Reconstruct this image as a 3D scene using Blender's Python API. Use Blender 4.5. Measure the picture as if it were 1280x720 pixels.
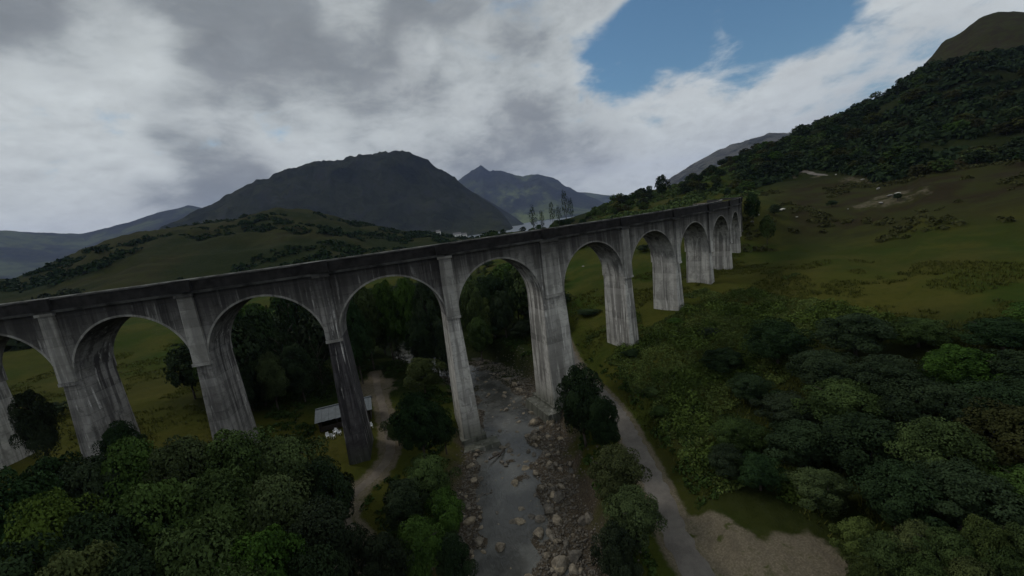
import bpy, math, random
import numpy as np
from mathutils import Vector, Matrix, Euler

# ---------------------------------------------------------------- camera, sky, sun, exposure
SC = bpy.context.scene
for o in list(bpy.data.objects): bpy.data.objects.remove(o)
COL = SC.collection
CAM = np.array([12.9687, -59.5420, 13.0816]); YAW, PIT, ROL, FPX = 0.231847, -0.164680, -0.132116, 492.2
FW = np.array([math.sin(YAW)*math.cos(PIT), math.cos(YAW)*math.cos(PIT), math.sin(PIT)])
RT = np.array([math.cos(YAW), -math.sin(YAW), 0.0]); UP = np.cross(RT, FW)
R2 = RT*math.cos(ROL)+UP*math.sin(ROL); U2 = -RT*math.sin(ROL)+UP*math.cos(ROL)
cd = bpy.data.cameras.new('camera'); cam = bpy.data.objects.new('camera', cd); COL.objects.link(cam)
cam.matrix_world = Matrix(((R2[0], U2[0], -FW[0], CAM[0]), (R2[1], U2[1], -FW[1], CAM[1]), (R2[2], U2[2], -FW[2], CAM[2]), (0, 0, 0, 1)))
cd.sensor_width = 36; cd.lens = 36*FPX/1280; cd.clip_start = 0.5; cd.clip_end = 60000
SC.camera = cam
SC.view_settings.view_transform = 'Standard'; SC.view_settings.look = 'None'
SC.view_settings.exposure = 0.1; SC.view_settings.gamma = 1.0
SUN_EL, SUN_AZ = math.radians(46), math.radians(-48)      # azimuth from +Y towards +X
HAZE_DENSITY = 3.3e-5

def ray(px, py):
    d = FW+R2*(px-640)/FPX+U2*(360-py)/FPX
    return d/np.linalg.norm(d)
def azt(px, py):
    d = ray(px, py); return math.degrees(math.atan2(d[0], d[1])), d[2]/math.hypot(d[0], d[1])
def atr(px, py, r):                                        # point at horizontal range r
    d = ray(px, py); t = r/math.hypot(d[0], d[1]); return CAM+d*t

# --- node helper
class NT:
    def __init__(s, nt): s.nt = nt; nt.nodes.clear()
    def n(s, t, **k):
        nd = s.nt.nodes.new(t)
        for a, v in k.items():
            if a == 'ins':
                for i, x in v.items():
                    if hasattr(x, 'is_output') or isinstance(x, bpy.types.NodeSocket): s.nt.links.new(x, nd.inputs[i])
                    else: nd.inputs[i].default_value = x
            else: setattr(nd, a, v)
        return nd
    def m(s, op, a, b=0.0, c=None, clamp=False):
        ins = {0: a, 1: b}
        if c is not None: ins[2] = c
        return s.n('ShaderNodeMath', operation=op, use_clamp=clamp, ins=ins).outputs[0]
    def v(s, op, a, b=(0, 0, 0)):
        nd = s.n('ShaderNodeVectorMath', operation=op, ins={0: a, 1: b}); return nd.outputs['Value' if op in ('DOT_PRODUCT', 'LENGTH') else 0]
    def mix(s, f, a, b, t='MIX'):
        nd = s.n('ShaderNodeMix', data_type='RGBA', blend_type=t)
        for i, x in ((0, f), (6, a), (7, b)):
            if isinstance(x, bpy.types.NodeSocket): s.nt.links.new(x, nd.inputs[i])
            else: nd.inputs[i].default_value = x if i == 0 else (tuple(x)+(1,))[:4]
        return nd.outputs[2]
    def ramp(s, f, lo, hi): 
        return s.n('ShaderNodeMapRange', interpolation_type='SMOOTHSTEP', ins={0: f, 1: lo, 2: hi, 3: 0.0, 4: 1.0}).outputs[0]
    def noise(s, vec, sc, det=4, rough=.55, dist=0.0):
        return s.n('ShaderNodeTexNoise', ins={'Vector': vec, 'Scale': sc, 'Detail': det, 'Roughness': rough, 'Distortion': dist}).outputs[0]
    def mul(s, vec, xyz): return s.v('MULTIPLY', vec, xyz)

# --- world: Nishita sky behind procedural broken cloud
W = bpy.data.worlds.new('World'); SC.world = W; W.use_nodes = True
t = NT(W.node_tree)
SKY_STR = 0.1
sky = t.n('ShaderNodeTexSky', sky_type='NISHITA', sun_disc=False, sun_elevation=SUN_EL, sun_rotation=SUN_AZ)
sky.altitude = 50; sky.air_density = 1.0; sky.dust_density = 0.6; sky.ozone_density = 1.5
g = t.n('ShaderNodeTexCoord').outputs['Generated']
sep = t.n('ShaderNodeSeparateXYZ', ins={0: g})
den = t.m('ADD', t.m('MAXIMUM', sep.outputs[2], 0.0), 0.42)
pl = t.n('ShaderNodeCombineXYZ', ins={0: t.m('DIVIDE', sep.outputs[0], den), 1: t.m('DIVIDE', sep.outputs[1], den), 2: t.m('MULTIPLY', sep.outputs[2], 1.6)}).outputs[0]
n1 = t.noise(pl, 1.5, 7, .56, .25)
n2 = t.noise(t.v('ADD', pl, (7.3, 2.1, 0)), 3.3, 6, .55, .3)
n3 = t.noise(t.v('ADD', pl, (-3.3, 9.1, 2)), 7.5, 7, .64, .35)
n4 = t.noise(t.v('ADD', pl, (5.3, -4.1, 1)), 17.0, 6, .62, .3)
def blob(px, py, rx, soft=1.0):
    d = ray(px, py); c = t.v('DOT_PRODUCT', g, tuple(d))
    c0 = math.cos(math.atan(rx/FPX)); 
    return t.ramp(c, c0-(1-c0)*soft, 1-(1-c0)*.1)
# deep and thin places of this day's cloud deck, as directions in the sky
def msum(L):
    o = None
    for q, w in L:
        v = t.m('MULTIPLY', blob(*q), w); o = v if o is None else t.m('ADD', o, v)
    return o
gap = msum([((768, 80, 42), .44), ((812, 58, 52), .40), ((862, 46, 54), .40), ((918, 48, 44), .38), ((968, 28, 42), .42), ((1018, 4, 32), .40), ((845, 5, 50), .22), ((935, 2, 40), -.42), ((1030, -50, 60), .3),
            ((70, 172, 60), .12), ((330, 172, 52), .13), ((560, 175, 46), .10), ((600, -60, 90), .2), ((1500, 100, 200), .3)])
cover = t.m('SUBTRACT', t.m('ADD', .98, t.m('MULTIPLY', t.m('SUBTRACT', n2, .5), 1.5)), gap)
cover = t.m('ADD', cover, t.m('MULTIPLY', t.m('SUBTRACT', n3, .5), .9))
cover = t.ramp(cover, .26, .74)
thick = t.m('ADD', t.m('MULTIPLY', blob(300, 70, 290), .42), t.m('MULTIPLY', blob(120, 80, 130), .25))
thick = t.m('ADD', thick, t.m('MULTIPLY', blob(560, 150, 130), .22))
thick = t.m('ADD', thick, t.m('MULTIPLY', blob(250, 212, 60), .26))
thick = t.m('ADD', thick, t.m('MULTIPLY', blob(190, 212, 50), .2))
thick = t.m('ADD', thick, t.m('MULTIPLY', blob(680, 190, 60), .18))
thick = t.m('SUBTRACT', thick, msum([((50, 158, 52), .38), ((140, 152, 56), .38), ((240, 158, 56), .36), ((340, 168, 58), .34), ((450, 150, 60), .24), ((560, 110, 60), .2), ((60, 230, 28), -.22), ((130, 220, 30), -.24), ((205, 211, 34), -.26), ((285, 209, 34), -.26), ((60, 270, 50), .38), ((150, 252, 48), .36), ((235, 242, 42), .3), ((95, 192, 44), .26), ((190, 186, 48), .26),
    ((60, 90, 70), -.08), ((155, 42, 30), .35), ((215, 68, 26), .25), ((440, 22, 34), .40), ((520, 56, 22), .3), ((650, 60, 80), .18), ((1080, 120, 90), -.14), ((640, 205, 60), -.20), ((720, 190, 60), -.16), ((800, 165, 60), -.10)]))
thick = t.m('SUBTRACT', thick, t.m('MULTIPLY', blob(160, 40, 40), .20))
thick = t.m('ADD', thick, t.m('MULTIPLY', t.m('SUBTRACT', n1, .5), 2.2))
thick = t.m('SUBTRACT', thick, t.m('MULTIPLY', t.m('SUBTRACT', 1.0, t.ramp(sep.outputs[2], .02, .34)), .22))
thick = t.m('SUBTRACT', thick, t.m('MULTIPLY', blob(1000, 130, 230), .14))
thick = t.m('ADD', thick, t.m('MULTIPLY', t.m('SUBTRACT', n3, .5), 1.15))
thick = t.m('ADD', thick, t.m('MULTIPLY', t.m('SUBTRACT', n4, .5), .45))
thick = t.ramp(thick, -.12, .78)
cl = t.mix(thick, (5.5, 5.9, 5.95), (2.05, 2.28, 2.42))
cl = t.mix(1.0, cl, t.n('ShaderNodeCombineColor', ins={0: (q_ := t.m('ADD', 1.0, t.m('ADD', t.m('MULTIPLY', t.m('SUBTRACT', n3, .5), .55), t.m('MULTIPLY', t.m('SUBTRACT', n4, .5), .40)))), 1: q_, 2: q_}).outputs[0], 'MULTIPLY')
warm = t.ramp(n2, .35, .7)
cl = t.mix(t.m('MULTIPLY', warm, .14), cl, (4.2, 4.2, 4.4))
blue = t.mix(1.0, sky.outputs[0], (0.56, 0.78, 0.80), 'MULTIPLY')
out = t.mix(cover, blue, cl)
# below the horizon the world is dull ground light
bg = t.n('ShaderNodeBackground', ins={0: out, 1: SKY_STR})
t.n('ShaderNodeOutputWorld', ins={0: bg.outputs[0]})
W.cycles.sampling_method = 'MANUAL'; W.cycles.sample_map_resolution = 1024

sl = bpy.data.lights.new('sun', 'SUN'); sl.energy = 1.0; sl.angle = math.radians(12); sl.color = (1, .95, .88)
so = bpy.data.objects.new('sun', sl); COL.objects.link(so)
sd = Vector((math.sin(SUN_AZ)*math.cos(SUN_EL), math.cos(SUN_AZ)*math.cos(SUN_EL), math.sin(SUN_EL)))
so.rotation_euler = sd.to_track_quat('Z', 'Y').to_euler(); so.location = sd*200

# ---------------------------------------------------------------- object helpers
def link(name, me, parent=None):
    o = bpy.data.objects.new(name, me); COL.objects.link(o)
    if parent is not None: o.parent = parent
    return o
def tag(o, label=None, cat=None, group=None, kind=None):
    if label: o['label'] = label
    if cat: o['category'] = cat
    if group: o['group'] = group
    if kind: o['kind'] = kind
    return o
def empty(name, loc, rz=0.0):
    o = link(name, None); o.location = loc; o.rotation_euler = (0, 0, rz); o.empty_display_size = .5; return o
def mesh(name, V, F, mats, mi=None, smooth=False):
    """V (n,3); F (m,k) array of one size, or list of faces."""
    me = bpy.data.meshes.new(name)
    V = np.asarray(V, dtype=np.float32)
    if isinstance(F, np.ndarray):
        k = F.shape[1]; me.vertices.add(len(V)); me.vertices.foreach_set('co', V.ravel())
        me.loops.add(F.size); me.loops.foreach_set('vertex_index', F.astype(np.int32).ravel())
        me.polygons.add(len(F)); me.polygons.foreach_set('loop_start', np.arange(0, F.size, k, dtype=np.int32))
        me.polygons.foreach_set('loop_total', np.full(len(F), k, dtype=np.int32))
        me.update(calc_edges=True)
    else:
        me.from_pydata([tuple(v) for v in V.tolist()], [], F)
    for m in (mats if isinstance(mats, (list, tuple)) else [mats]): me.materials.append(m)
    if mi is not None: me.polygons.foreach_set('material_index', np.asarray(mi, dtype=np.int32))
    if smooth: me.polygons.foreach_set('use_smooth', np.ones(len(me.polygons), dtype=bool))
    me.update(); return me
class MB:
    def __init__(s): s.V = []; s.F = []
    def add(s, V, F):
        b = len(s.V); s.V += [tuple(v) for v in V]; s.F += [tuple(i+b for i in f) for f in F]; return s
    def box(s, c, d, rz=0.0, top=(1, 1), mat=None):
        x, y, z = d[0]/2, d[1]/2, d[2]/2
        P = [(-x, -y, -z), (x, -y, -z), (x, y, -z), (-x, y, -z), (-x*top[0], -y*top[1], z), (x*top[0], -y*top[1], z), (x*top[0], y*top[1], z), (-x*top[0], y*top[1], z)]
        ca, sa = math.cos(rz), math.sin(rz)
        P = [(c[0]+p[0]*ca-p[1]*sa, c[1]+p[0]*sa+p[1]*ca, c[2]+p[2]) for p in P]
        return s.add(P, [(0, 3, 2, 1), (4, 5, 6, 7), (0, 1, 5, 4), (1, 2, 6, 5), (2, 3, 7, 6), (3, 0, 4, 7)])
    def bar(s, a, b, r0, r1=None, n=6):
        r1 = r0 if r1 is None else r1
        a, b = Vector(a), Vector(b); d = (b-a).normalized(); u = d.orthogonal().normalized(); w = d.cross(u)
        V = []
        for p, r in ((a, r0), (b, r1)):
            for i in range(n):
                q = 2*math.pi*i/n; V.append(p+u*math.cos(q)*r+w*math.sin(q)*r)
        F = [(i, (i+1) % n, n+(i+1) % n, n+i) for i in range(n)]+[tuple(range(n))[::-1], tuple(range(n, 2*n))]
        return s.add(V, F)
    def build(s, name, mat, parent=None, smooth=False):
        return link(name, mesh(name, s.V, s.F, mat, smooth=smooth), parent)

# --- numpy value noise
_rng = np.random.RandomState(5); _tab = _rng.rand(256, 256)
def vnoise(x, y):
    xi = np.floor(x).astype(int); yi = np.floor(y).astype(int); fx = x-xi; fy = y-yi
    fx = fx*fx*fx*(fx*(fx*6-15)+10); fy = fy*fy*fy*(fy*(fy*6-15)+10)
    a = _tab[xi % 256, yi % 256]; b = _tab[(xi+1) % 256, yi % 256]; c = _tab[xi % 256, (yi+1) % 256]; d = _tab[(xi+1) % 256, (yi+1) % 256]
    return (a*(1-fx)+b*fx)*(1-fy)+(c*(1-fx)+d*fx)*fy-.5
def fbm(x, y, o=5, g=.5):
    s = 0; a = 1.0
    for i in range(o): s = s+a*vnoise(x*2**i+i*17.3, y*2**i+i*9.1); a *= g
    return s
def ridged(x, y, o=5):
    s = 0; a = 1.0
    for i in range(o): s = s+a*(.5-np.abs(vnoise(x*2**i+i*5.7, y*2**i+i*3.1))*2); a *= .5
    return s
def sst(a, b, x): u = np.clip((x-a)/(b-a), 0, 1); return u*u*(3-2*u)

# ---------------------------------------------------------------- viaduct alignment
RAD = 167.56
PS = {0: -50.7, 1: -33.63, 2: -16.81, 3: 0.13, 4: 17.4, 5: 35.32, 6: 53.0, 7: 69.72, 8: 86.52, 9: 103.49, 10: 120.53, 11: 137.6, 12: 154.67, -1: -67.8, -2: -84.9, -3: -102.0}
def VP(s, o, z):
    a = s/RAD; return (( RAD+o)*math.sin(a), RAD-(RAD+o)*math.cos(a), z)

# ---------------------------------------------------------------- terrain height
RIV = np.array([(19, -130), (17, -90), (17, -60), (17.5, -40), (18.8, -24), (22.3, -8), (25.6, 6), (25.8, 18), (22.5, 32), (15, 45), (9, 58), (12, 72), (24, 88), (30, 100)], float)
ROAD = np.array([(31, -110), (30.6, -75), (31, -50), (32.4, -33), (35.3, -23.5), (38, -14), (39.8, -7), (40.6, -1), (41.0, 5), (41.5, 13), (43, 21), (45, 30)], float)
PATH = np.array([(-.5, 36), (0.2, 32), (0.6, 28), (3.2, 12), (4.4, 1), (2.6, -4.5), (-0.2, -8.5), (-0.2, -13), (3, -19), (6, -28)], float)
def smooth_poly(P, n=6):
    out = []
    for i in range(len(P)-1):
        p0, p1, p2, p3 = P[max(i-1, 0)], P[i], P[i+1], P[min(i+2, len(P)-1)]
        for k in range(n):
            u = k/n; out.append(.5*((2*p1)+(-p0+p2)*u+(2*p0-5*p1+4*p2-p3)*u*u+(-p0+3*p1-3*p2+p3)*u**3))
    out.append(P[-1]); return np.array(out)
RIVs, ROADs, PATHs = smooth_poly(RIV), smooth_poly(ROAD), smooth_poly(PATH)
def dist_poly(x, y, P):
    best = np.full(x.shape, 1e9); sg = np.zeros(x.shape)
    for i in range(len(P)-1):
        a, b = P[i], P[i+1]; d = b-a; L = d@d
        u = np.clip(((x-a[0])*d[0]+(y-a[1])*d[1])/L, 0, 1)
        dx = x-(a[0]+u*d[0]); dy = y-(a[1]+u*d[1]); q = np.hypot(dx, dy)
        m = q < best; best = np.where(m, q, best); sg = np.where(m, np.sign(dx*d[1]-dy*d[0]), sg)
    return best, sg       # sg>0: right of the direction of travel (towards +x here)
CP = np.array([
 (-50, 7, -12), (-33, 4, -12.5), (-17, 1, -16), (0, 0, -19.3), (8, 0, -19.6), (35, 4, -19.4), (41, -7, -19), (36, -24, -19), (32, -36, -19), (31, -60, -19), (44, 9, -18.3), (52, 8, -16.2),
 (67.7, 14, -10.6), (82.7, 22, -9), (97, 31, -7.5), (110, 41.7, -5.5), (122.6, 53.5, -2), (131, 63, 3), (138, 74, 8), (146, 84, 9.3), (158, 100, 11), (95.5, -23, -8.5), (81, -2.4, -9.2), (161, 7, 0), (169, 71, 1), (134, 45, -4),
 (120, -40, -7), (130, -5, -5), (110, 10, -6.8), (65, -22, -14.5), (72, -8, -11.5), (50, -30, -17.5), (45, -45, -17), (60, -50, -15), (60, 0, -13.5), (50, -12, -17.5), (100, -70, -9), (60, -90, -14), (42, -30, -18.6), (41, -37, -18.6),
 (8, -15, -19.3), (0, -8, -19.3), (0, -20, -19.3), (5, -30, -19.5), (-12, -10, -18.7), (-25, -15, -18), (-40, -10, -15.5), (-30, -35, -18.5), (-60, -30, -15), (-10, -50, -19), (-50, -80, -17), (0, -90, -19.5), (-8, 12, -18.8), (2, 12, -18.9), (0, 29, -18.3), (-10, 30, -17.5),
 (-37, 25, -12), (-55, 22, -11.3), (-95, 111, -9.5), (-60, 150, -9), (-30, 60, -15), (-80, 40, -11), (-110, 20, -9), (-100, -30, -10), (-120, 80, -8), (30, 60, -17), (10, 90, -16), (55, 70, -13), (58, 39, -13.5), (62, 50, -9.5), (75, 60, -7), (90, 60, -7), (80, 100, -4), (60, 130, -7),
 (110, 80, -2), (120, 110, 4), (0, 160, -13), (40, 180, -10), (-160, 20, -6), (200, 0, 6), (200, 80, 8), (210, -60, 2), (150, -90, -4), (0, -160, -16), (120, -160, -6), (-120, -120, -9), (-20, 220, -11), (90, 200, 0), (-150, 160, -7), (180, 140, 14)], float)
_D = np.hypot(CP[:, None, 0]-CP[None, :, 0], CP[:, None, 1]-CP[None, :, 1])
_n = len(CP); _A = np.zeros((_n+1, _n+1)); _A[:_n, :_n] = _D-np.eye(_n)*.6; _A[:_n, _n] = 1; _A[_n, :_n] = 1
_w = np.linalg.solve(_A, np.append(CP[:, 2], 0))
def near_h(x, y):
    s = np.full(x.shape, _w[_n])
    for i in range(_n): s = s+_w[i]*np.sqrt((x-CP[i, 0])**2+(y-CP[i, 1])**2+4)
    return s
def T(pts): return [azt(*p) for p in pts]
HILLS = [  # skyline seen from the air here, crest distance, foot distance, foot level, fall-off behind, roughness
 ('main', T([(150, 330), (200, 285), (240, 265), (290, 240), (330, 222), (380, 205), (430, 197), (465, 191), (478, 189), (488, 188), (512, 191), (520, 193), (535, 200), (545, 209), (560, 215), (585, 235), (600, 246), (614, 254), (626, 264), (636, 276), (646, 292)]), 3100, 2350, -34, 1500, 1.0),
 ('foothill', T([(-60, 352), (18, 348), (70, 326), (110, 308), (150, 294), (200, 286), (250, 281), (300, 273), (345, 260), (390, 263), (440, 276), (500, 287), (560, 294), (620, 303)]), 720, 210, -13, 260, .9),
 ('left', T([(-300, 300), (-60, 284), (18, 288), (60, 291), (100, 292), (160, 278), (200, 265), (235, 256), (270, 262), (340, 300), (400, 320)]), 9000, 6500, -20, 3000, .5),
 ('peaks', T([(520, 262), (560, 232), (575, 224), (590, 212), (596, 208), (601, 205), (606, 209), (614, 213), (622, 211), (630, 213), (640, 216), (653, 221), (660, 219), (673, 216), (690, 221), (705, 230), (720, 238), (745, 248), (765, 259), (790, 268)]), 9000, 7000, -34, 2500, .9),
 ('lowspur', T([(560, 225), (590, 238), (610, 250), (630, 262), (642, 270), (656, 279)]), 5200, 4300, -34, 900, .8),
 ('farthest', T([(660, 250), (700, 240), (735, 240), (760, 243), (790, 246), (830, 246), (880, 236)]), 11500, 10000, -20, 1500, .4),
 ('greyhill', T([(760, 270), (800, 252), (840, 221), (860, 208), (880, 196), (910, 182), (940, 172), (960, 166), (985, 165), (1030, 168), (1100, 175), (1400, 160)]), 4600, 3200, 0, 900, .8),
 ('slope', T([(680, 283), (730, 270), (760, 258), (800, 243), (850, 229), (900, 206), (950, 186), (1000, 166), (1060, 141), (1110, 113), (1160, 84), (1210, 70), (1270, 66), (1500, 40), (2500, 0)]), None, 190, -2, 350, .8),
 ('dome', T([(1130, 105), (1150, 84), (1162, 72), (1180, 50), (1200, 37), (1225, 19), (1245, 13), (1270, 13), (1330, 20), (1500, 30)]), 1000, 620, 60, 300, .4),
 ('knoll', T([(590, 300), (620, 293), (650, 288), (690, 286), (720, 281), (745, 273), (790, 263)]), 330, 170, -12, 200, .5)]
def H(x, y, detail=True):
    x = np.atleast_1d(np.asarray(x, float)); y = np.atleast_1d(np.asarray(y, float))
    dx, dy = x-CAM[0], y-CAM[1]; r = np.hypot(dx, dy)+1e-6; az = np.degrees(np.arctan2(dx, dy))
    rl = np.minimum(r, 400)
    nh = near_h(CAM[0]+dx/r*rl, CAM[1]+dy/r*rl)
    nh = np.clip(nh, -19.8, 40)
    wn = 1-sst(200, 380, r)
    loch = sst(6.5, 8.5, az)*(1-sst(33, 36, az))*sst(1300, 1900, r)
    far = -14-14*sst(500, 1500, r)-18*loch
    h = nh*wn+far*(1-wn)
    for nm, sk, D, Rf, zf, back, rough in HILLS:
        A = np.array(sk); o = np.argsort(A[:, 0]); a, tt = A[o, 0], A[o, 1]
        tv = np.interp(az, a, tt)
        Dv = np.interp(az, [20, 32, 42, 50, 60, 75], [360, 400, 430, 480, 560, 600]) if D is None else D*(1+.06*fbm(az/9+3, az*0+Rf/100., 2))
        edge = sst(a[0]-3, a[0]+1.5, az)*(1-sst(a[-1]-1.5, a[-1]+3, az))
        zc = CAM[2]+Dv*tv
        u = (r-Rf)/(Dv-Rf)
        f = np.where(u < 1, np.clip(u, 0, 1)**1.25, 1-sst(0, 1, (r-Dv)/back))
        f = np.where(u < 1, f*.75+.25*sst(0, 1, u), f)
        zz = zf+(zc-zf)*f*edge-(1-edge)*(60+max(zf, 0)*1.3)
        amp = np.abs(zc-zf)*f*.24*rough*edge
        L = D or 500
        nz = ridged(x/(L*.13)+5, y/(L*.13)+2, 5)
        bump = amp*(nz-.25)*np.clip(4*(1-f)*f+.10, 0, 1)+amp*.22*ridged(x/(L*.03)+1, y/(L*.03)+7, 3)-amp*.1
        zz = zz-(90+max(zf, 0)*1.2)*sst(.5, 1.4, (r-Dv)/back)
        zz = np.where(u > 0, zz+bump, zf+(r-Rf)*.14-(1-edge)*(60+max(zf, 0)*1.3)-2)
        k = 4.0+L*.0006
        h = h+k*np.logaddexp(0, np.maximum((zz-h)/k, -60))
    if detail:
        h = h+fbm(x/38+2, y/38, 3)*3.2*sst(90, 140, r)*(1-sst(500, 900, r))
        h = h+fbm(x/14, y/14, 3)*1.0*sst(25, 90, np.abs(r))*(1-sst(2500, 4000, r))*.9
        h = h+fbm(x/3.1, y/3.1, 3)*.35*(1-sst(200, 400, r))
    # road and path benches, river channel
    m = r < 260
    if m.any():
        xm, ym = x[m], y[m]; hm = h[m]
        d, s = dist_poly(xm, ym, ROADs); k = 1-sst(2.2, 5.0, d); hm = hm*(1-k)+(near_h(xm, ym).clip(-19.6, 20)-0.06)*k
        d, s = dist_poly(xm, ym, PATHs); k = 1-sst(1.6, 3.6, d); hm = hm*(1-k)+(near_h(xm, ym).clip(-19.6, 20)-0.06)*k
        d, s = dist_poly(xm, ym, RIVs); so_ = d*s
        wob = fbm(xm/6, ym/6, 3)*3.0
        bed = -21.93+fbm(xm/2.2, ym/2.2, 3)*.75+.50*sst(.6, 4, so_+wob)+.6*sst(4.2, 6.2, -so_+wob*.5)-.35*(ym > 3)*0
        k = 1-sst(7.2, 10.5, d+wob*.25); hm = hm*(1-k)+bed*k
        h = h.copy(); h[m] = hm
    return h
def Hs(x, y): return float(H(np.array([x]), np.array([y]))[0])

# ---------------------------------------------------------------- materials
def mat(name):
    m = bpy.data.materials.new(name); m.use_nodes = True; return m, NT(m.node_tree)
def finish(t, col, rough=.9, bump=None, bs=.3, bd=.05, spec=.3, extra=None):
    ins = {'Base Color': col, 'Roughness': rough, 'Specular IOR Level': spec}
    if extra: ins.update(extra)
    if bump is not None: ins['Normal'] = t.n('ShaderNodeBump', ins={'Height': bump, 'Strength': bs, 'Distance': bd}).outputs[0]
    b = t.n('ShaderNodeBsdfPrincipled', ins=ins); t.n('ShaderNodeOutputMaterial', ins={0: b.outputs[0]}); return b
def simple(name, col, rough=.8, var=.35, sc=3, metal=0.0, bs=.2, spec=.3):
    m, t = mat(name); P = t.n('ShaderNodeTexCoord').outputs['Object']; n = t.noise(P, sc, 5, .6)
    c = t.mix(t.ramp(n, .3, .7), [v*(1-var) for v in col], [v*(1+var) for v in col])
    finish(t, c, rough, n, bs, .03, spec, {'Metallic': metal}); return m

def make_ground():
    m, t = mat('ground_cover'); P = t.n('ShaderNodeNewGeometry').outputs['Position']
    a = t.n('ShaderNodeAttribute', attribute_name='cover'); s = t.n('ShaderNodeSeparateColor', ins={0: a.outputs[0]})
    nb = t.noise(P, .018, 6, .6, .4); nm_ = t.noise(P, .09, 6, .62, .3); nf = t.noise(P, .8, 5, .65); nff = t.noise(P, 6, 3, .6)
    grass = t.mix(t.ramp(nb, .36, .64), (.024, .042, .007), (.051, .052, .010))
    grass = t.mix(t.m('MULTIPLY', t.ramp(nm_, .42, .68), .65), grass, (.066, .060, .014))
    grass = t.mix(t.m('MULTIPLY', t.ramp(nf, .45, .75), .45), grass, (.019, .027, .005))
    heath = t.mix(t.ramp(nm_, .38, .62), (.023, .019, .010), (.028, .031, .010))
    heath = t.mix(t.m('MULTIPLY', t.ramp(nf, .5, .7), .4), heath, (.040, .030, .014))
    c = t.mix(t.m('MULTIPLY', s.outputs[0], t.ramp(t.m('ADD', nb, t.m('MULTIPLY', s.outputs[0], .3)), .4, .62)), grass, heath)
    gravel = t.mix(t.ramp(nff, .35, .65), (.034, .028, .021), (.088, .072, .052))
    gravel = t.mix(t.m('MULTIPLY', t.ramp(nf, .4, .7), .6), gravel, (.060, .048, .034))
    c = t.mix(s.outputs[1], c, gravel)
    wood = t.mix(t.ramp(nf, .35, .65), (.008, .014, .004), (.018, .024, .008))
    c = t.mix(s.outputs[2], c, wood)
    dirtc = t.mix(t.ramp(nff, .35, .7), (.096, .082, .058), (.150, .128, .092)); dirtc = t.mix(t.m('MULTIPLY', t.ramp(nf, .45, .7), .5), dirtc, (.070, .060, .045))
    dm = t.ramp(t.m('ADD', a.outputs['Alpha'], t.m('MULTIPLY', t.m('SUBTRACT', nf, .5), 1.6)), .22, .92)
    dirtc = t.mix(t.ramp(t.noise(P, .55, 5, .65, .5), .55, .70), dirtc, (.045, .050, .016))
    c = t.mix(dm, c, dirtc)
    # bare rock where the far hills are steep
    nrm = t.n('ShaderNodeNewGeometry').outputs['Normal']; nz = t.n('ShaderNodeSeparateXYZ', ins={0: nrm}).outputs[2]
    far = t.ramp(t.v('LENGTH', P), 950.0, 1250.0)
    nr = t.noise(P, .010, 8, .68, .6)
    fl = t.m('MULTIPLY', far, .62); c = t.mix(fl, c, t.mix(t.ramp(nr, .4, .62), (.007, .012, .005), (.036, .044, .015)))
    lit = t.m('MULTIPLY', t.ramp(t.v('LENGTH', P), 5000.0, 6500.0), t.ramp(t.noise(P, .0011, 4, .55, .3), .52, .62)); c = t.mix(t.m('MULTIPLY', lit, .75), c, (.085, .105, .035))  # sunlit patches on the farthest hills, painted in as brighter green
    rock = t.m('MULTIPLY', far, t.m('MULTIPLY', t.ramp(nr, .46, .62), t.ramp(nz, .97, .80)))
    at2 = t.n('ShaderNodeAttribute', attribute_name='far_rock_sunlit'); s2 = t.n('ShaderNodeSeparateColor', ins={0: at2.outputs[0]})
    c = t.mix(t.m('MULTIPLY', s2.outputs[0], t.ramp(nr, .30, .58)), c, (.115, .112, .100))
    c = t.mix(t.m('MULTIPLY', s2.outputs[1], t.ramp(t.noise(P, .0016, 5, .6, .3), .42, .56)), c, (.115, .140, .045))  # sunlight on the lower peak slopes, put into the ground colour
    c = t.mix(t.m('MULTIPLY', rock, .7), c, (.022, .023, .025))
    c = t.mix(t.m('MULTIPLY', far, t.m('MULTIPLY', t.ramp(t.noise(P, .0042, 6, .6, .5), .5, .64), .6)), c, (.007, .011, .007))
    h = t.m('ADD', nf, t.m('MULTIPLY', nff, .5)); h = t.m('ADD', h, t.m('MULTIPLY', nm_, 4.0)); h = t.m('ADD', h, t.m('MULTIPLY', t.m('MULTIPLY', nr, far), 130.0))
    finish(t, c, .95, h, .75, .35, .02); return m
M_ground = make_ground()

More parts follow.
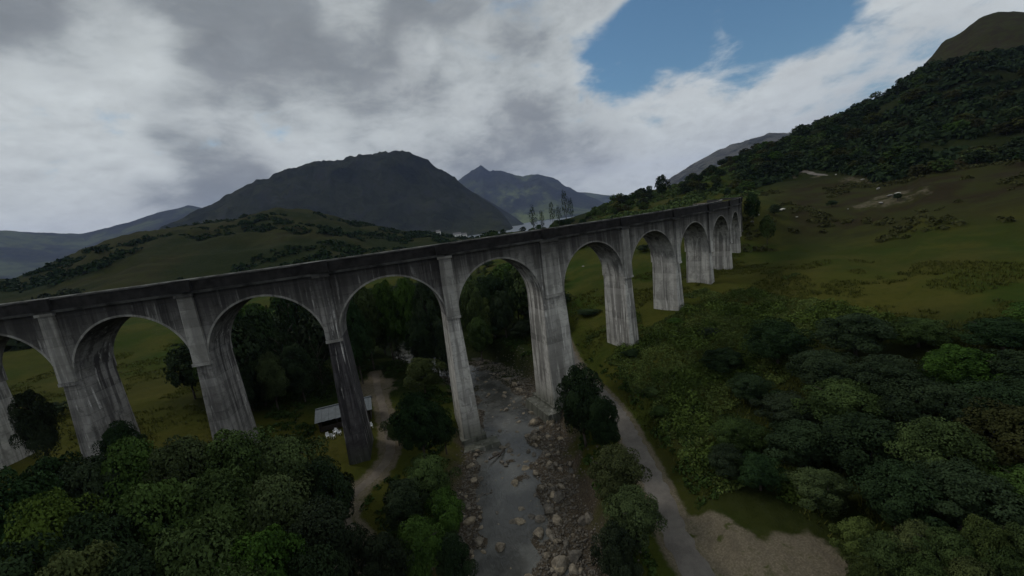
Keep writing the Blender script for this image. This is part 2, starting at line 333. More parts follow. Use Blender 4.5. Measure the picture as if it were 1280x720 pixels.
def make_concrete(name, base, dark, streak_amt=1.0, top=.90, gate=(.44, .60)):
    m, t = mat(name); G = t.n('ShaderNodeNewGeometry'); P = G.outputs['Position']; sp = t.n('ShaderNodeSeparateXYZ', ins={0: P})
    big = t.noise(P, .33, 7, .7, .5); vb = t.noise(t.mul(P, (1, 1, .25)), .11, 3, .5); fine = t.noise(P, 2.6, 6, .7); 
    st = t.noise(t.mul(P, (1, 1, .045)), 1.7, 6, .62, .15); st2 = t.noise(t.mul(P, (1, 1, .05)), 1.1, 4, .6, .2)
    c = t.mix(t.ramp(big, .40, .60), base, [v*.58 for v in base])
    c = t.mix(t.m('MULTIPLY', t.ramp(t.noise(P, .9, 6, .7, .8), .54, .64), .55), c, dark)
    c = t.mix(t.m('MULTIPLY', t.ramp(st2, .47, .57), t.m('ADD', .35, t.m('MULTIPLY', t.ramp(vb, .38, .60), .6))), c, dark)
    st3 = t.noise(t.mul(P, (1, 1, .02)), .75, 3, .5); c = t.mix(t.m('MULTIPLY', t.m('MULTIPLY', t.ramp(st3, .58, .63), t.ramp(vb, .60, .40)), .8), c, (.05, .048, .046))
    lime = t.m('MULTIPLY', t.m('MULTIPLY', t.ramp(st, .57, .66), t.ramp(big, *gate)), .85*streak_amt)
    c = t.mix(lime, c, (.58, .56, .53))
    c = t.mix(t.m('MULTIPLY', t.ramp(fine, .5, .75), .5), c, [v*.55 for v in base])
    # horizontal lifts of the casting, about 1.2 m each, dirt clinging on the joints
    z = t.m('MULTIPLY', sp.outputs[2], 1/1.22); fr = t.m('FRACT', t.m('ADD', z, 40.0)); li = t.ramp(t.m('ABSOLUTE', t.m('SUBTRACT', fr, .5)), .470, .496)
    c = t.mix(t.m('MULTIPLY', li, .6), c, dark)
    lift = t.n('ShaderNodeTexWhiteNoise', noise_dimensions='1D', ins={'W': t.m('FLOOR', t.m('ADD', z, 40.0))}).outputs[0]
    c = t.mix(t.m('MULTIPLY', lift, .28), c, [v*1.25 for v in base])
    # soot and black algae on the upper works, running down unevenly
    sz = t.m('ADD', sp.outputs[2], t.m('MULTIPLY', t.m('SUBTRACT', st2, .5), 5.0))
    c = t.mix(t.m('MULTIPLY', t.ramp(sz, .5, 9.4), top), c, (.017, .016, .016))
    # damp green foot
    sf = t.m('ADD', sp.outputs[2], t.m('MULTIPLY', t.m('SUBTRACT', big, .5), 8.0))
    c = t.mix(t.m('MULTIPLY', t.ramp(sf, -15.5, -20.5), .6), c, (.045, .052, .030))
    h = t.m('SUBTRACT', t.m('ADD', fine, t.m('MULTIPLY', st, .5)), t.m('MULTIPLY', li, 1.2))
    finish(t, c, .9, h, .6, .05, .2); return m
M_conc = make_concrete('weathered_concrete', (.47, .455, .42), (.095, .090, .082), 1.2)
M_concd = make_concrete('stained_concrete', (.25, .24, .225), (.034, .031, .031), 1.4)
M_concl = make_concrete('pale_concrete', (.33, .32, .295), (.15, .142, .13), .6, .35)
M_black = make_concrete('black_stained_concrete', (.075, .070, .072), (.012, .011, .012), 1.2, .9, (.25, .40))
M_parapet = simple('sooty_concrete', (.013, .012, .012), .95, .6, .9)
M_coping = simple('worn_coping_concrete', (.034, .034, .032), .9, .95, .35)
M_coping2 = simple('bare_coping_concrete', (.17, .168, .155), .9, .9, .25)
M_ballast = simple('ballast', (.10, .09, .085), .95, .5, 9)
M_rail = simple('rail_steel', (.16, .10, .07), .55, .3, 2, .6)
M_sleeper = simple('sleeper_concrete', (.22, .21, .19), .9)
M_bark = simple('bark', (.060, .050, .040), .95, .4, 6)
M_pine = simple('pine_bark', (.085, .050, .035), .95, .4, 6)

def make_leaf(name, dark, lite, sc=.35):
    dark = [dark[0]*.95, dark[1]*1.05, dark[2]*.66]; lite = [lite[0]*1.15, lite[1]*1.28, lite[2]*.80]
    m, t = mat(name); P = t.n('ShaderNodeNewGeometry').outputs['Position']; oi = t.n('ShaderNodeObjectInfo').outputs['Random']
    n = t.noise(P, sc, 5, .65); n2 = t.noise(P, 3.0, 3, .6)
    c = t.mix(t.ramp(n, .34, .66), dark, lite)
    c = t.mix(t.m('MULTIPLY', t.ramp(n2, .4, .75), .45), c, [v*1.5 for v in lite])
    hsv = t.n('ShaderNodeHueSaturation', ins={'Hue': t.m('ADD', .482, t.m('MULTIPLY', oi, .03)), 'Saturation': t.m('ADD', .75, t.m('MULTIPLY', oi, .3)), 'Value': t.m('ADD', .68, t.m('MULTIPLY', t.m('FRACT', t.m('MULTIPLY', oi, 7.7)), .42)), 'Color': c}).outputs[0]
    d = t.n('ShaderNodeBsdfPrincipled', ins={'Base Color': hsv, 'Roughness': .8, 'Specular IOR Level': .04})
    tr = t.n('ShaderNodeBsdfTranslucent', ins={0: hsv})
    mx = t.n('ShaderNodeMixShader', ins={0: .13, 1: d.outputs[0], 2: tr.outputs[0]})
    t.n('ShaderNodeOutputMaterial', ins={0: mx.outputs[0]}); return m
M_leaf = make_leaf('leaf_midgreen', (.022, .038, .014), (.050, .078, .026))
M_leafd = make_leaf('leaf_darkgreen', (.010, .019, .012), (.025, .040, .024))
M_leafl = make_leaf('leaf_palegreen', (.032, .046, .016), (.066, .084, .026))
M_needle = make_leaf('needles', (.012, .024, .016), (.024, .042, .022))
M_brack = make_leaf('bracken_fronds', (.040, .062, .014), (.085, .115, .026), .12)
M_leafbr = make_leaf('leaf_browngreen', (.026, .028, .012), (.046, .046, .019))

def make_road(name, c0, c1):
    m, t = mat(name); P = t.n('ShaderNodeNewGeometry').outputs['Position']
    n = t.noise(P, .5, 6, .65); f = t.noise(P, 14, 3, .6); b = t.noise(P, .12, 4, .6)
    c = t.mix(t.ramp(n, .35, .65), c0, c1); c = t.mix(t.m('MULTIPLY', t.ramp(f, .45, .7), .35), c, [v*1.5 for v in c1]); c = t.mix(t.m('MULTIPLY', t.ramp(b, .5, .7), .4), c, [v*.6 for v in c0])
    finish(t, c, .9, t.m('ADD', f, n), .5, .03, .2); return m
M_road = make_road('worn_tarmac', (.086, .078, .070), (.125, .113, .100))
M_dirt = make_road('gravel_track', (.088, .074, .058), (.135, .114, .090))
def make_water(name, base, sc, bs, rough=.08, bd=.06):
    m, t = mat(name); P = t.n('ShaderNodeNewGeometry').outputs['Position']
    n = t.noise(t.mul(P, (1, .55, 1)), sc, 5, .6, .4); n2 = t.noise(P, .25, 4, .6)
    c = t.mix(t.ramp(n2, .35, .65), base, [v*2.2 for v in base])
    finish(t, c, t.m('ADD', rough, t.m('MULTIPLY', t.ramp(n2, .35, .7), .18)), n, bs, bd, .5); return m
M_river = make_water('river_water', (.040, .040, .036), 2.4, .9, .12)
M_loch = make_water('loch_water', (.05, .06, .07), .25, 1.0, .30, 1.6)
def make_rock(name, a, b):
    m, t = mat(name); P = t.n('ShaderNodeNewGeometry').outputs['Position']; oi = t.n('ShaderNodeObjectInfo').outputs['Random']
    n = t.noise(P, 1.6, 6, .7); f = t.noise(P, 9, 4, .65)
    c = t.mix(t.ramp(n, .35, .65), a, b); c = t.mix(t.m('MULTIPLY', t.ramp(f, .5, .7), .5), c, [v*.5 for v in a])
    h = t.n('ShaderNodeHueSaturation', ins={'Saturation': t.m('ADD', .7, t.m('MULTIPLY', oi, .5)), 'Value': t.m('ADD', .6, t.m('MULTIPLY', oi, .7)), 'Color': c}).outputs[0]
    finish(t, h, .85, t.m('ADD', f, n), .6, .04, .25); return m
M_rock = make_rock('river_stone', (.085, .072, .054), (.22, .188, .142))
M_rockw = make_rock('pale_hill_rock', (.24, .23, .21), (.42, .41, .38))

# ---------------------------------------------------------------- ground sheet
def build_ground():
    azs = np.concatenate([np.arange(-180, -62, 3.0), np.arange(-62, 88, .27), np.arange(88, 180, 3.0)])
    rs = np.concatenate([[1.5, 6, 12, 17], 20*np.exp(np.arange(0, math.log(14000/20), .0165)), [14000], np.arange(2850, 3400, 22.), np.arange(8300, 9700, 50.)]); rs = np.unique(np.round(rs, 1))
    A, Rr = np.meshgrid(np.radians(azs), rs)
    X = CAM[0]+Rr*np.sin(A); Y = CAM[1]+Rr*np.cos(A)
    Z = H(X.ravel(), Y.ravel()).reshape(X.shape)
    nr, na = X.shape; V = np.stack([X.ravel(), Y.ravel(), Z.ravel()], -1)
    i = np.arange(nr-1)[:, None]*na; j = np.arange(na)[None, :]; j2 = (j+1) % na
    F = np.stack([(i+j).ravel(), (i+j2).ravel(), (i+na+j2).ravel(), (i+na+j).ravel()], -1)[:, ::-1]
    c = len(V); V = np.vstack([V, [[CAM[0], CAM[1], Z[0].mean()]]])
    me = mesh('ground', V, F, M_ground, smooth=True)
    x, y = V[:, 0], V[:, 1]; r = np.hypot(x-CAM[0], y-CAM[1]); az = np.degrees(np.arctan2(x-CAM[0], y-CAM[1]))
    heath = .25+.0*x; heath += .85*sst(125, 185, r)*sst(44, 52, az); heath += .55*sst(250, 500, r)*(az < 40); heath -= .25*(r < 110)
    d, s = dist_poly(x, y, RIVs); grav = (1-sst(7.6, 10.5, d+fbm(x/3, y/3, 3)*3.0))*(r < 400)
    wood = np.zeros(len(x))
    wood = np.maximum(wood, sst(250, 300, r)*(1-sst(650, 760, r))*sst(40, 46, az)*.85)
    wood = np.maximum(wood, (1-sst(4, 12, np.abs(y+38)*.5+np.maximum(x-5, 0)))*.7)
    wood = np.maximum(wood, sst(0, 12, y-14)*(1-sst(120, 160, y))*sst(-45, -25, x)*(1-sst(34, 46, x))*.9)
    wood = np.maximum(wood, (1-sst(14, 26, np.hypot((x-62)*.75, (y+28))))*.8)
    for (cx, cy, q) in ((-200, 420, 90), (-60, 480, 80), (60, 430, 90), (-330, 330, 80)): wood = np.maximum(wood, (1-sst(.5, 1, np.hypot(x-cx, y-cy)/q+fbm(x/30, y/30, 3)*.5))*.7)
    # trampled gravel pull-in beside the road
    pt_ = fbm(x/70+3, y/70, 4); bz = sst(190, 330, r)*(1-sst(1000, 1200, r))*(1-sst(24, 32, az))
    wood = np.maximum(wood, bz*(.35+.6*sst(-.05, .25, pt_))); heath = np.maximum(heath, bz*.9)
    C = np.stack([heath.clip(0, 1), grav.clip(0, 1), wood.clip(0, 1), np.ones(len(x))], -1).astype(np.float32)
    dr_, _ = dist_poly(x, y, ROADs); dp_, _ = dist_poly(x, y, PATHs); nz_ = fbm(x/2.5, y/2.5, 3)
    dirt = np.maximum((1-sst(1.5, 2.6, dr_))*.9, 1-sst(1.2, 2.4, dp_+nz_*.5))*(r < 200)
    for cx, cy, ax, ay, ro in ((38.6, -36.2, 6.2, 3.0, -.42), (34.6, -37.5, 5.0, 7.0, 0), (36.2, -31.5, 2.6, 4.0, .5), (.3, 28.5, 4.2, 6.5, .1), (-.4, -10, 3.4, 5.2, 0)):
        ca, sa = math.cos(ro), math.sin(ro); u_ = ((x-cx)*ca+(y-cy)*sa)/ax; v_ = (-(x-cx)*sa+(y-cy)*ca)/ay
        dirt = np.maximum(dirt, 1-sst(.55, 1.2, np.hypot(u_, v_)+nz_*.5))
    C[:, 3] = dirt
    at = me.attributes.new('cover', 'FLOAT_COLOR', 'POINT'); at.data.foreach_set('color', C.ravel())
    sc_ = np.zeros(len(x))
    for px, py, q in ((1120, 243, 9), (1100, 252, 8), (1078, 228, 7), (1060, 224, 6), (1140, 246, 6), (1000, 218, 6), (1025, 220, 6)):
        d_ = ray(px, py); rr_ = np.arange(60, 420, 2.0)/math.hypot(d_[0], d_[1]); Q_ = CAM[None]+d_[None]*rr_[:, None]; hh_ = H(Q_[:, 0], Q_[:, 1]); w_ = Q_[np.argmax(hh_ > Q_[:, 2])]
        sc_ = np.maximum(sc_, 1-sst(.3, 1.1, np.hypot(x-w_[0], y-w_[1])/q+fbm(x/4, y/4, 3)*.8))
    C[:, 3] = np.maximum(C[:, 3], sc_*.62); at.data.foreach_set('color', C.ravel())
    fc = np.stack([sst(34, 37, az)*(1-sst(52, 56, az))*sst(2500, 3000, r)*.9, sst(11.5, 14, az)*(1-sst(19, 23, az))*sst(6500, 7000, r)*(1-sst(450, 900, V[:, 2])), 0*x, 0*x+1], -1).astype(np.float32)  # red: grey hill's bare rock; green: painted sunlight on the peaks' lower slopes
    at = me.attributes.new('far_rock_sunlit', 'FLOAT_COLOR', 'POINT'); at.data.foreach_set('color', fc.ravel())
    tag(link('ground', me), kind='structure')
build_ground()
def ribbon(name, P, w, m, dz, kind='structure', across=5):
    V = []; n = len(P)
    for i in range(n):
        d = P[min(i+1, n-1)]-P[max(i-1, 0)]; d = d/np.hypot(*d); nn = np.array([d[1], -d[0]])
        ww = w*(1+.10*math.sin(i*1.7)+.06*math.sin(i*4.1))
        for k in range(across):
            q = P[i]+nn*ww*(k/(across-1)-.5); V.append((q[0], q[1], 0))
    V = np.array(V, float); z = H(V[:, 0], V[:, 1], detail=False); V[:, 2] = z+dz
    e = np.arange(len(V)) % across; V[(e == 0) | (e == across-1), 2] -= .22
    F = [(i*across+k, i*across+k+1, (i+1)*across+k+1, (i+1)*across+k) for i in range(n-1) for k in range(across-1)]
    F = [f[::-1] for f in F]
    return tag(link(name, mesh(name, V, F, m, smooth=True)), kind=kind)
ribbon('road', smooth_poly(ROAD, 14), 3.5, M_road, .10)
ribbon('path', smooth_poly(PATH, 14), 2.0, M_dirt, .10)
def river():
    P = smooth_poly(RIV, 8); V = []; n = len(P); ac = 9
    for i in range(n):
        d = P[min(i+1, n-1)]-P[max(i-1, 0)]; d = d/np.hypot(*d); nn = np.array([d[1], -d[0]])
        for k in range(ac): q = P[i]+nn*19*(k/(ac-1)-.5); V.append((q[0], q[1], -21.62+max(0, i-60)*.012))
    F = [(i*ac+k, (i+1)*ac+k, (i+1)*ac+k+1, i*ac+k+1) for i in range(n-1) for k in range(ac-1)]
    tag(link('river', mesh('river', V, F, M_river, smooth=True)), kind='structure')
river()
a0 = [math.radians(a) for a in np.arange(2, 40, 2)]
Vl = [(CAM[0]+1350*math.sin(a), CAM[1]+1350*math.cos(a), -33) for a in a0]+[(CAM[0]+9800*math.sin(a), CAM[1]+9800*math.cos(a), -33) for a in a0]
tag(link('loch', mesh('loch', Vl, [(i, i+1, len(a0)+i+1, len(a0)+i) for i in range(len(a0)-1)], M_loch)), kind='structure')

# ---------------------------------------------------------------- viaduct
via = empty('viaduct', (0, 0, -20)); tag(via, 'tall curved grey concrete railway viaduct striding over the river valley on round arches', 'viaduct')
WD = 5.5; ZT = 9.35; ZP = 11.15
def vlink(name, V, F, m, parent=via, smooth=False):
    V = np.array(V, float); c = np.array([V[:, 0].mean(), V[:, 1].mean(), V[:, 2].min()])
    o = link(name, mesh(name, V-c, F, m, smooth=smooth)); o['_c'] = list(c)
    pw = np.zeros(3)
    q = parent
    if q is not None:
        pw = np.array(q['_c']) if '_c' in q else np.array(q.location)
        o.parent = q
    o.location = c-pw
    return o
via['_c'] = [0, 0, -20]
def vbox(s0, s1, o0, o1, z0, z1, ds0=0, ds1=0, do=0, n=1):
    """curved block; ds/do: extra half widths at the bottom"""
    V = []; F = []
    for i in range(n+1):
        u = i/n
        for (z, e, eo) in ((z0, 1, do), (z1, 0, 0)):
            s = (s0-ds0*e)*(1-u)+(s1+ds1*e)*u
            V += [VP(s, o0-eo, z), VP(s, o1+eo, z)]
    for i in range(n):
        b = 4*i; c = b+4
        F += [(b, c, c+1, b+1), (b+2, b+3, c+3, c+2), (b, b+2, c+2, c), (b+1, c+1, c+3, b+3)]
    F += [(0, 1, 3, 2), (4*n, 4*n+2, 4*n+3, 4*n+1)]
    return V, F
def join(*L):
    V = []; F = []
    for v, f in L: b = len(V); V += v; F += [tuple(i+b for i in q) for q in f]
    return V, F
keys = sorted(PS); HWD = {k: (.95 if k != 5 else 2.25) for k in keys}
Mp = {}
for k in keys:
    s, hw = PS[k], HWD[k]; x, y, _ = VP(s, -WD/2, 0); zg = min(Hs(*VP(s, 0, 0)[:2]), Hs(*VP(s, -WD, 0)[:2]), Hs(x, y))-1.2
    b = (0-zg)/36
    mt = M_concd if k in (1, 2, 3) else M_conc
    # shaft: stacked casting lifts with a slight set-back, one continuous battered surface
    V = []; F = []; nz = 10
    for i in range(nz+1):
        z = zg*(1-i/nz)+(-.002)*(i/nz); e = b*(1-i/nz)
        V += [VP(s-hw-e, .0+e, z), VP(s+hw+e, .0+e, z), VP(s+hw+e, -WD-e, z), VP(s-hw-e, -WD-e, z)]
    for i in range(nz):
        for j in range(4): F.append((4*i+j, 4*i+(j+1) % 4, 4*i+4+(j+1) % 4, 4*i+4+j))
    F += [(3, 2, 1, 0), tuple(4*nz+q for q in range(4))]
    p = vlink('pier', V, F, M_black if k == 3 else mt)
    # springing ledge, proud of the shaft all round
    if k in (4, 5): vlink('plinth', *vbox(s-hw-b-.45, s+hw+b+.45, -WD-b-.5, b+.5, zg-.2, zg+(2.6 if k in (4, 5) else 1.7), .1, .1, .1), M_concd, p)
    # pilasters on both faces from ledge to cornice
    pw = .92 if k != 5 else 1.6
    pm = {2: M_concl, 4: M_concl, 6: M_concl, 1: M_concl, 5: M_conc, 3: M_concd}.get(k, M_conc)
    vlink('springing_ledge', *vbox(s-pw-.2, s+pw+.2, -.1, .56 if k in (2, 5) else .44, -.42, 0), M_concl if k in (3, 5, 2) else mt, p)
    vlink('pilaster', *vbox(s-pw, s+pw, .0, .34, .003, ZT-.35, .14, .14, 0), pm, p)
    vlink('pilaster', *vbox(s-pw, s+pw, -WD-.30, -WD, .003, ZT-.35), mt, p)
    vlink('pilaster_cap', *vbox(s-pw-.18, s+pw+.18, -.02, .55, ZT-.349, ZT-.005), M_concl if k in (1, 4) else M_conc, p)
if True:  # concrete apron and leaning boards at the river pier
    s = PS[4]; vlink('apron', *vbox(s-2.6, s+3.6, 1.0, 3.2, -22.2, -20.9, .3, .3, .2), M_concd, via)
    s = PS[5]; vlink('apron', *vbox(s-5.2, s-2.9, -6, 2.5, -22.2, -19.9, .3, .2, .2), M_concd, via)
for a, b in zip(keys[:-1], keys[1:]):
    s0, s1 = PS[a], PS[b]; oa, ob = s0+HWD[a], s1-HWD[b]; c = (oa+ob)/2; rr = (ob-oa)/2
    th = np.linspace(math.pi, 0, 33); prof = [(s0, 0.0)]+[(c+rr*math.cos(q), 7.62*math.sin(q)) for q in th]+[(s1, 0.0)]
    V = []; F = []
    for (s, z) in prof: V += [VP(s, 0, z), VP(s, 0, ZT), VP(s, -WD, z), VP(s, -WD, ZT)]
    for i in range(len(prof)-1):
        q = 4*i; w = q+4
        F += [(q, w, w+1, q+1), (q+2, q+3, w+3, w+2), (q, q+2, w+2, w), (q+1, w+1, w+3, q+3)]
    F += [(0, 1, 3, 2), tuple(4*(len(prof)-1)+i for i in (0, 2, 3, 1))]
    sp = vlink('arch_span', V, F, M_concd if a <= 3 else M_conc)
    # arris ring, proud of the spandrel
    V = []; F = []
    for q in np.linspace(math.pi, 0, 33):
        for rad_in, ex in ((0.0, 0), (.26, 0)):
            s = c+(rr+rad_in)*math.cos(q); z = (7.62+rad_in)*math.sin(q)
            s = min(max(s, s0+.02), s1-.02)
            V += [VP(s, .0, z), VP(s, .06, z)]
    for i in range(32):
        q = 4*i; w = q+4; F += [(q+1, w+1, w+3, q+3), (q, q+1, w+1, w)[::-1], (q+2, q+3, w+3, w+2)]
    vlink('arch_ring', V, F, M_concl, sp)
    # cornice, parapets and copings on both sides
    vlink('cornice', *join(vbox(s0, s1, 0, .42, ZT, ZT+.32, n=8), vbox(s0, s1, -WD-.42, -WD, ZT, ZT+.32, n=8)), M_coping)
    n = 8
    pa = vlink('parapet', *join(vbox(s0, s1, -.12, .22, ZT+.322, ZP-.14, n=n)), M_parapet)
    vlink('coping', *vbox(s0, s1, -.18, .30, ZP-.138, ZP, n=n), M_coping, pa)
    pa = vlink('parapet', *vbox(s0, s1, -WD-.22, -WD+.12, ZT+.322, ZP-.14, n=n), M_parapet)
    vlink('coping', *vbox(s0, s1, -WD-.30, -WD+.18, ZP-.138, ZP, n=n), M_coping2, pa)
    for k in (a,):
        vlink('refuge', *vbox(PS[k]-1.15, PS[k]+1.15, .223, .62, ZT+.323, ZP+.06), M_parapet)
# abutments and wing walls
for s0, s1 in ((PS[12]+HWD[12]-1.2, PS[12]+30), (PS[-3]-34, PS[-3]-HWD[-3]+1.2)):
    vlink('abutment', *vbox(s0, s1, -WD+.0, .0, -12, ZT-.01, n=6), M_conc)
    vlink('parapet', *join(vbox(s0, s1, -.1, .25, ZT-.008, ZP, n=6), vbox(s0, s1, -WD-.25, -WD+.1, ZT-.008, ZP, n=6)), M_parapet)
tr = empty('railway_track', VP(0, -WD/2, ZT+.3)); tag(tr, 'single railway track on ballast between the viaduct parapets', 'track')
tr['_c'] = list(tr.location)
S0, S1 = PS[-3]-34, PS[12]+60
vlink('ballast', *vbox(S0, S1, -WD+.14, -.14, ZT+.004, ZT+.45, n=60), M_ballast, tr)
for o in (-WD/2-.72, -WD/2+.72): vlink('rail', *vbox(S0, S1, o-.035, o+.035, ZT+.56, ZT+.71, n=80), M_rail, tr)
L = [vbox(s, s+.25, -WD/2-1.3, -WD/2+1.3, ZT+.452, ZT+.557) for s in np.arange(S0+.3, S1-.3, .7)]
o = vlink('sleepers', *join(*L), M_sleeper, tr); o['kind'] = 'stuff'

# ---------------------------------------------------------------- vegetation
def quads(P, N, size, rng, asp=.62):
    n = len(P); rv = rng.normal(size=(n, 3)); U = np.cross(N, rv); U /= np.linalg.norm(U, axis=1)[:, None]+1e-9; Wv = np.cross(N, U)
    s = (size*(.6+.8*rng.rand(n)))[:, None]
    a = P-U*s; b = P+Wv*s*asp; c = P+U*s; d = P-Wv*s*asp
    c = c-N*s*.35; a = a-N*s*.35
    V = np.stack([a, b, c, d], 1).reshape(-1, 3); F = np.arange(n*4).reshape(-1, 4); return V, F
def crown_arrays(seed, puffs=60, per=120, leaf=.022, shape='broad', lo=.2, dense=False):
    rng = np.random.RandomState(seed); C = []; Rr = []
    for i in range(puffs):
        u = (i+.5)/puffs; zz = 1-1.75*u; zz = max(zz, -.85); ph = i*2.39996+rng.rand()*.6; q = math.sqrt(max(0, 1-zz*zz))
        rad = ((.62+.46*rng.rand()) if dense else (.72+.30*rng.rand()))*(1+.16*math.sin(3*ph+seed)+.12*math.sin(5*ph+seed*2+zz*4))
        if shape == 'tall': q *= .8
        if i % 4 == 3: rad *= .5
        hc = (1+lo)/2; hh = (1-lo)/2
        C.append((.5*.80*q*rad*math.cos(ph), .5*.80*q*rad*math.sin(ph), hc+hh*.82*zz*(.85+.25*rng.rand()))); Rr.append(.085+.075*rng.rand() if dense else .075+.085*rng.rand())
    C = np.array(C); Rr = np.array(Rr); P = []; N = []
    for c, r in zip(C, Rr):
        d = rng.normal(size=(per, 3)); d[:, 2] += .35; d /= np.linalg.norm(d, axis=1)[:, None]
        oc = (c-np.array([0, 0, .35]))/np.array([.5, .5, .6]); oc = oc/(np.linalg.norm(oc)+1e-6)
        k = ((.80+.25*rng.rand(per)) if dense else (.55+.5*rng.rand(per)**.5))[:, None]
        P.append(c+d*k*r*np.array([1, 1, .72])); nn = d*.55+oc*.55+rng.normal(size=(per, 3))*.33; N.append(nn/np.linalg.norm(nn, axis=1)[:, None])
    P = np.vstack(P); N = np.vstack(N); P[:, 2] = np.clip(P[:, 2], lo*.6, 1.0)
    return quads(P, N, leaf, rng)
def trunk_mb(seed, lo=.35, r=.022, top=.86):
    rng = random.Random(seed); mb = MB(); pts = [(0, 0, -.06)]
    for i in range(1, 6): pts.append((rng.uniform(-.02, .02)*i, rng.uniform(-.02, .02)*i, top*i/5))
    for i in range(5): mb.bar(pts[i], pts[i+1], r*(1.25-i*.22), r*(1.25-(i+1)*.22), 7)
    for k in range(9):
        i = rng.randint(1, 4); p = pts[i]; a = rng.uniform(0, 6.28); L = rng.uniform(.18, .34)
        q = (p[0]+math.cos(a)*L*.5, p[1]+math.sin(a)*L*.5, p[2]+L*.4); w = (p[0]+math.cos(a)*L, p[1]+math.sin(a)*L, p[2]+L*.62)
        mb.bar(p, q, r*.5, r*.32, 5); mb.bar(q, w, r*.32, r*.12, 4)
    return mb
def conifer_arrays(seed, tiers=22, per=160, leaf=.022, width=1.0):
    rng = np.random.RandomState(seed); P = []; N = []
    for i in range(tiers):
        z = .10+.9*(i/tiers); R = .5*width*(1-(i/tiers))**.85*(.75+.4*rng.rand())+.02; nb = 9
        for b in range(nb):
            a = rng.rand()*6.28; n = max(4, int(per/nb*(1-i/tiers*.7))); u = rng.rand(n)**.7; L = R*(.7+.4*rng.rand())
            sp = rng.normal(size=n)*.05*width*(1-u*.4)*(1-i/tiers*.6)
            x = math.cos(a)*u*L-math.sin(a)*sp; y = math.sin(a)*u*L+math.cos(a)*sp
            zz = z-u*L*.28+rng.normal(size=n)*.006; P.append(np.stack([x, y, zz], -1))
            nn = np.stack([rng.normal(size=n)*.4, rng.normal(size=n)*.4, np.ones(n)], -1); N.append(nn/np.linalg.norm(nn, axis=1)[:, None])
    return quads(np.vstack(P), np.vstack(N), leaf, rng, .5)
def two_mat(name, a, b, ma, mb_):
    V = np.vstack([a[0], np.array(b.V)]); off = len(a[0])
    F = [tuple(f) for f in a[1].tolist()]+[tuple(i+off for i in f) for f in b.F]
    return mesh(name, V, F, [ma, mb_], mi=[0]*len(a[1])+[1]*len(b.F))
NEAR = {}
for i in range(5):
    V, F = crown_arrays(11+i, 66, 300, .0145, lo=.12, dense=True); NEAR['mid', i] = mesh('crown', V, F, M_leaf)
    for nm, m_ in (('dark', M_leafd), ('pale', M_leafl), ('brown', M_leafbr)):
        me = NEAR['mid', i].copy(); me.materials[0] = m_; NEAR[nm, i] = me
for i in range(5):
    V, F = crown_arrays(131+i, 26, 26, .026, lo=.22); NEAR['sparse', i] = mesh('crown', V, F, M_leafd)
TR = [mesh('trunk', t_.V, t_.F, M_bark, smooth=True) for t_ in (trunk_mb(50+i) for i in range(3))]
MID = {}
for i in range(5):
    V, F = crown_arrays(31+i, 50, 42, .034, lo=.12); MID['mid', i] = mesh('crown', V, F, M_leaf)
    for nm, m_ in (('dark', M_leafd), ('pale', M_leafl), ('brown', M_leafbr)):
        me = MID['mid', i].copy(); me.materials[0] = m_; MID[nm, i] = me
CON = [mesh('crown', *conifer_arrays(71+i), M_needle) for i in range(3)]
FARM = [two_mat('hillside_tree', crown_arrays(91+i, 26, 20, .062, lo=.08), trunk_mb(95+i), [M_leafd, M_leaf, M_leafd, M_leafbr][i % 4], M_bark) for i in range(8)]
FARC = [two_mat('hillside_conifer', conifer_arrays(171+i, 12, 36, .05), trunk_mb(175+i), M_needle, M_bark) for i in range(2)]
RNG = random.Random(77)
def tree(name, x, y, h, w, tone='mid', label='', group=None, lod='near', cat='tree', conifer=False, z=None, trunk=True):
    z = Hs(x, y) if z is None else z
    e = empty(name, (x, y, z), RNG.uniform(0, 6.28))
    me = CON[RNG.randrange(3)] if conifer else (NEAR if lod == 'near' else MID)[tone, RNG.randrange(5)]
    c = link('crown', me, e); c.scale = (w, w*RNG.uniform(.88, 1.1), h)
    if trunk:
        k = link('trunk', TR[RNG.randrange(3)], e); k.scale = (w*.8+1, w*.8+1, h*.95)
    tag(e, label, cat, group); return e
def toptree(name, px, py, r, w, tone, label, group=None, lod='near', minh=2.5, **k):
    p = atr(px, py, r); z = Hs(p[0], p[1]); h = max(minh, p[2]-z)
    return tree(name, p[0], p[1], h, w, tone, label, group, lod, z=z, **k)

# left foreground canopy
LF = [(150, 552, 54, 8.5, 'mid'), (215, 545, 52, 9, 'mid'), (285, 538, 50, 9.5, 'mid'), (345, 545, 48, 9, 'mid'), (395, 575, 44, 7.5, 'dark'), (95, 575, 54, 8, 'dark'), (50, 570, 56, 8, 'dark'),
      (175, 600, 42, 9, 'mid'), (255, 590, 41, 9, 'mid'), (330, 595, 40, 9, 'mid'), (390, 630, 36, 7.5, 'dark'), (110, 640, 40, 8, 'dark'), (40, 625, 44, 8, 'pale'), (-30, 600, 50, 9, 'dark'),
      (230, 660, 32, 8, 'mid'), (310, 665, 31, 8, 'mid'), (380, 690, 29, 6.5, 'dark'), (150, 690, 33, 8, 'dark'), (70, 690, 35, 7.5, 'pale'), (-10, 690, 38, 8, 'dark'), (270, 725, 26, 7, 'mid')]
LBL = {0: 'large leafy tree behind the foreground canopy, just below the second visible pier', 12: 'paler yellow green tree near the lower left corner of the view', 18: 'pale green leafy tree at the very bottom left corner', 3: 'rounded mid green tree at the right end of the front canopy beside the dirt path', 4: 'dark leafy tree overhanging the dirt path left of the river'}
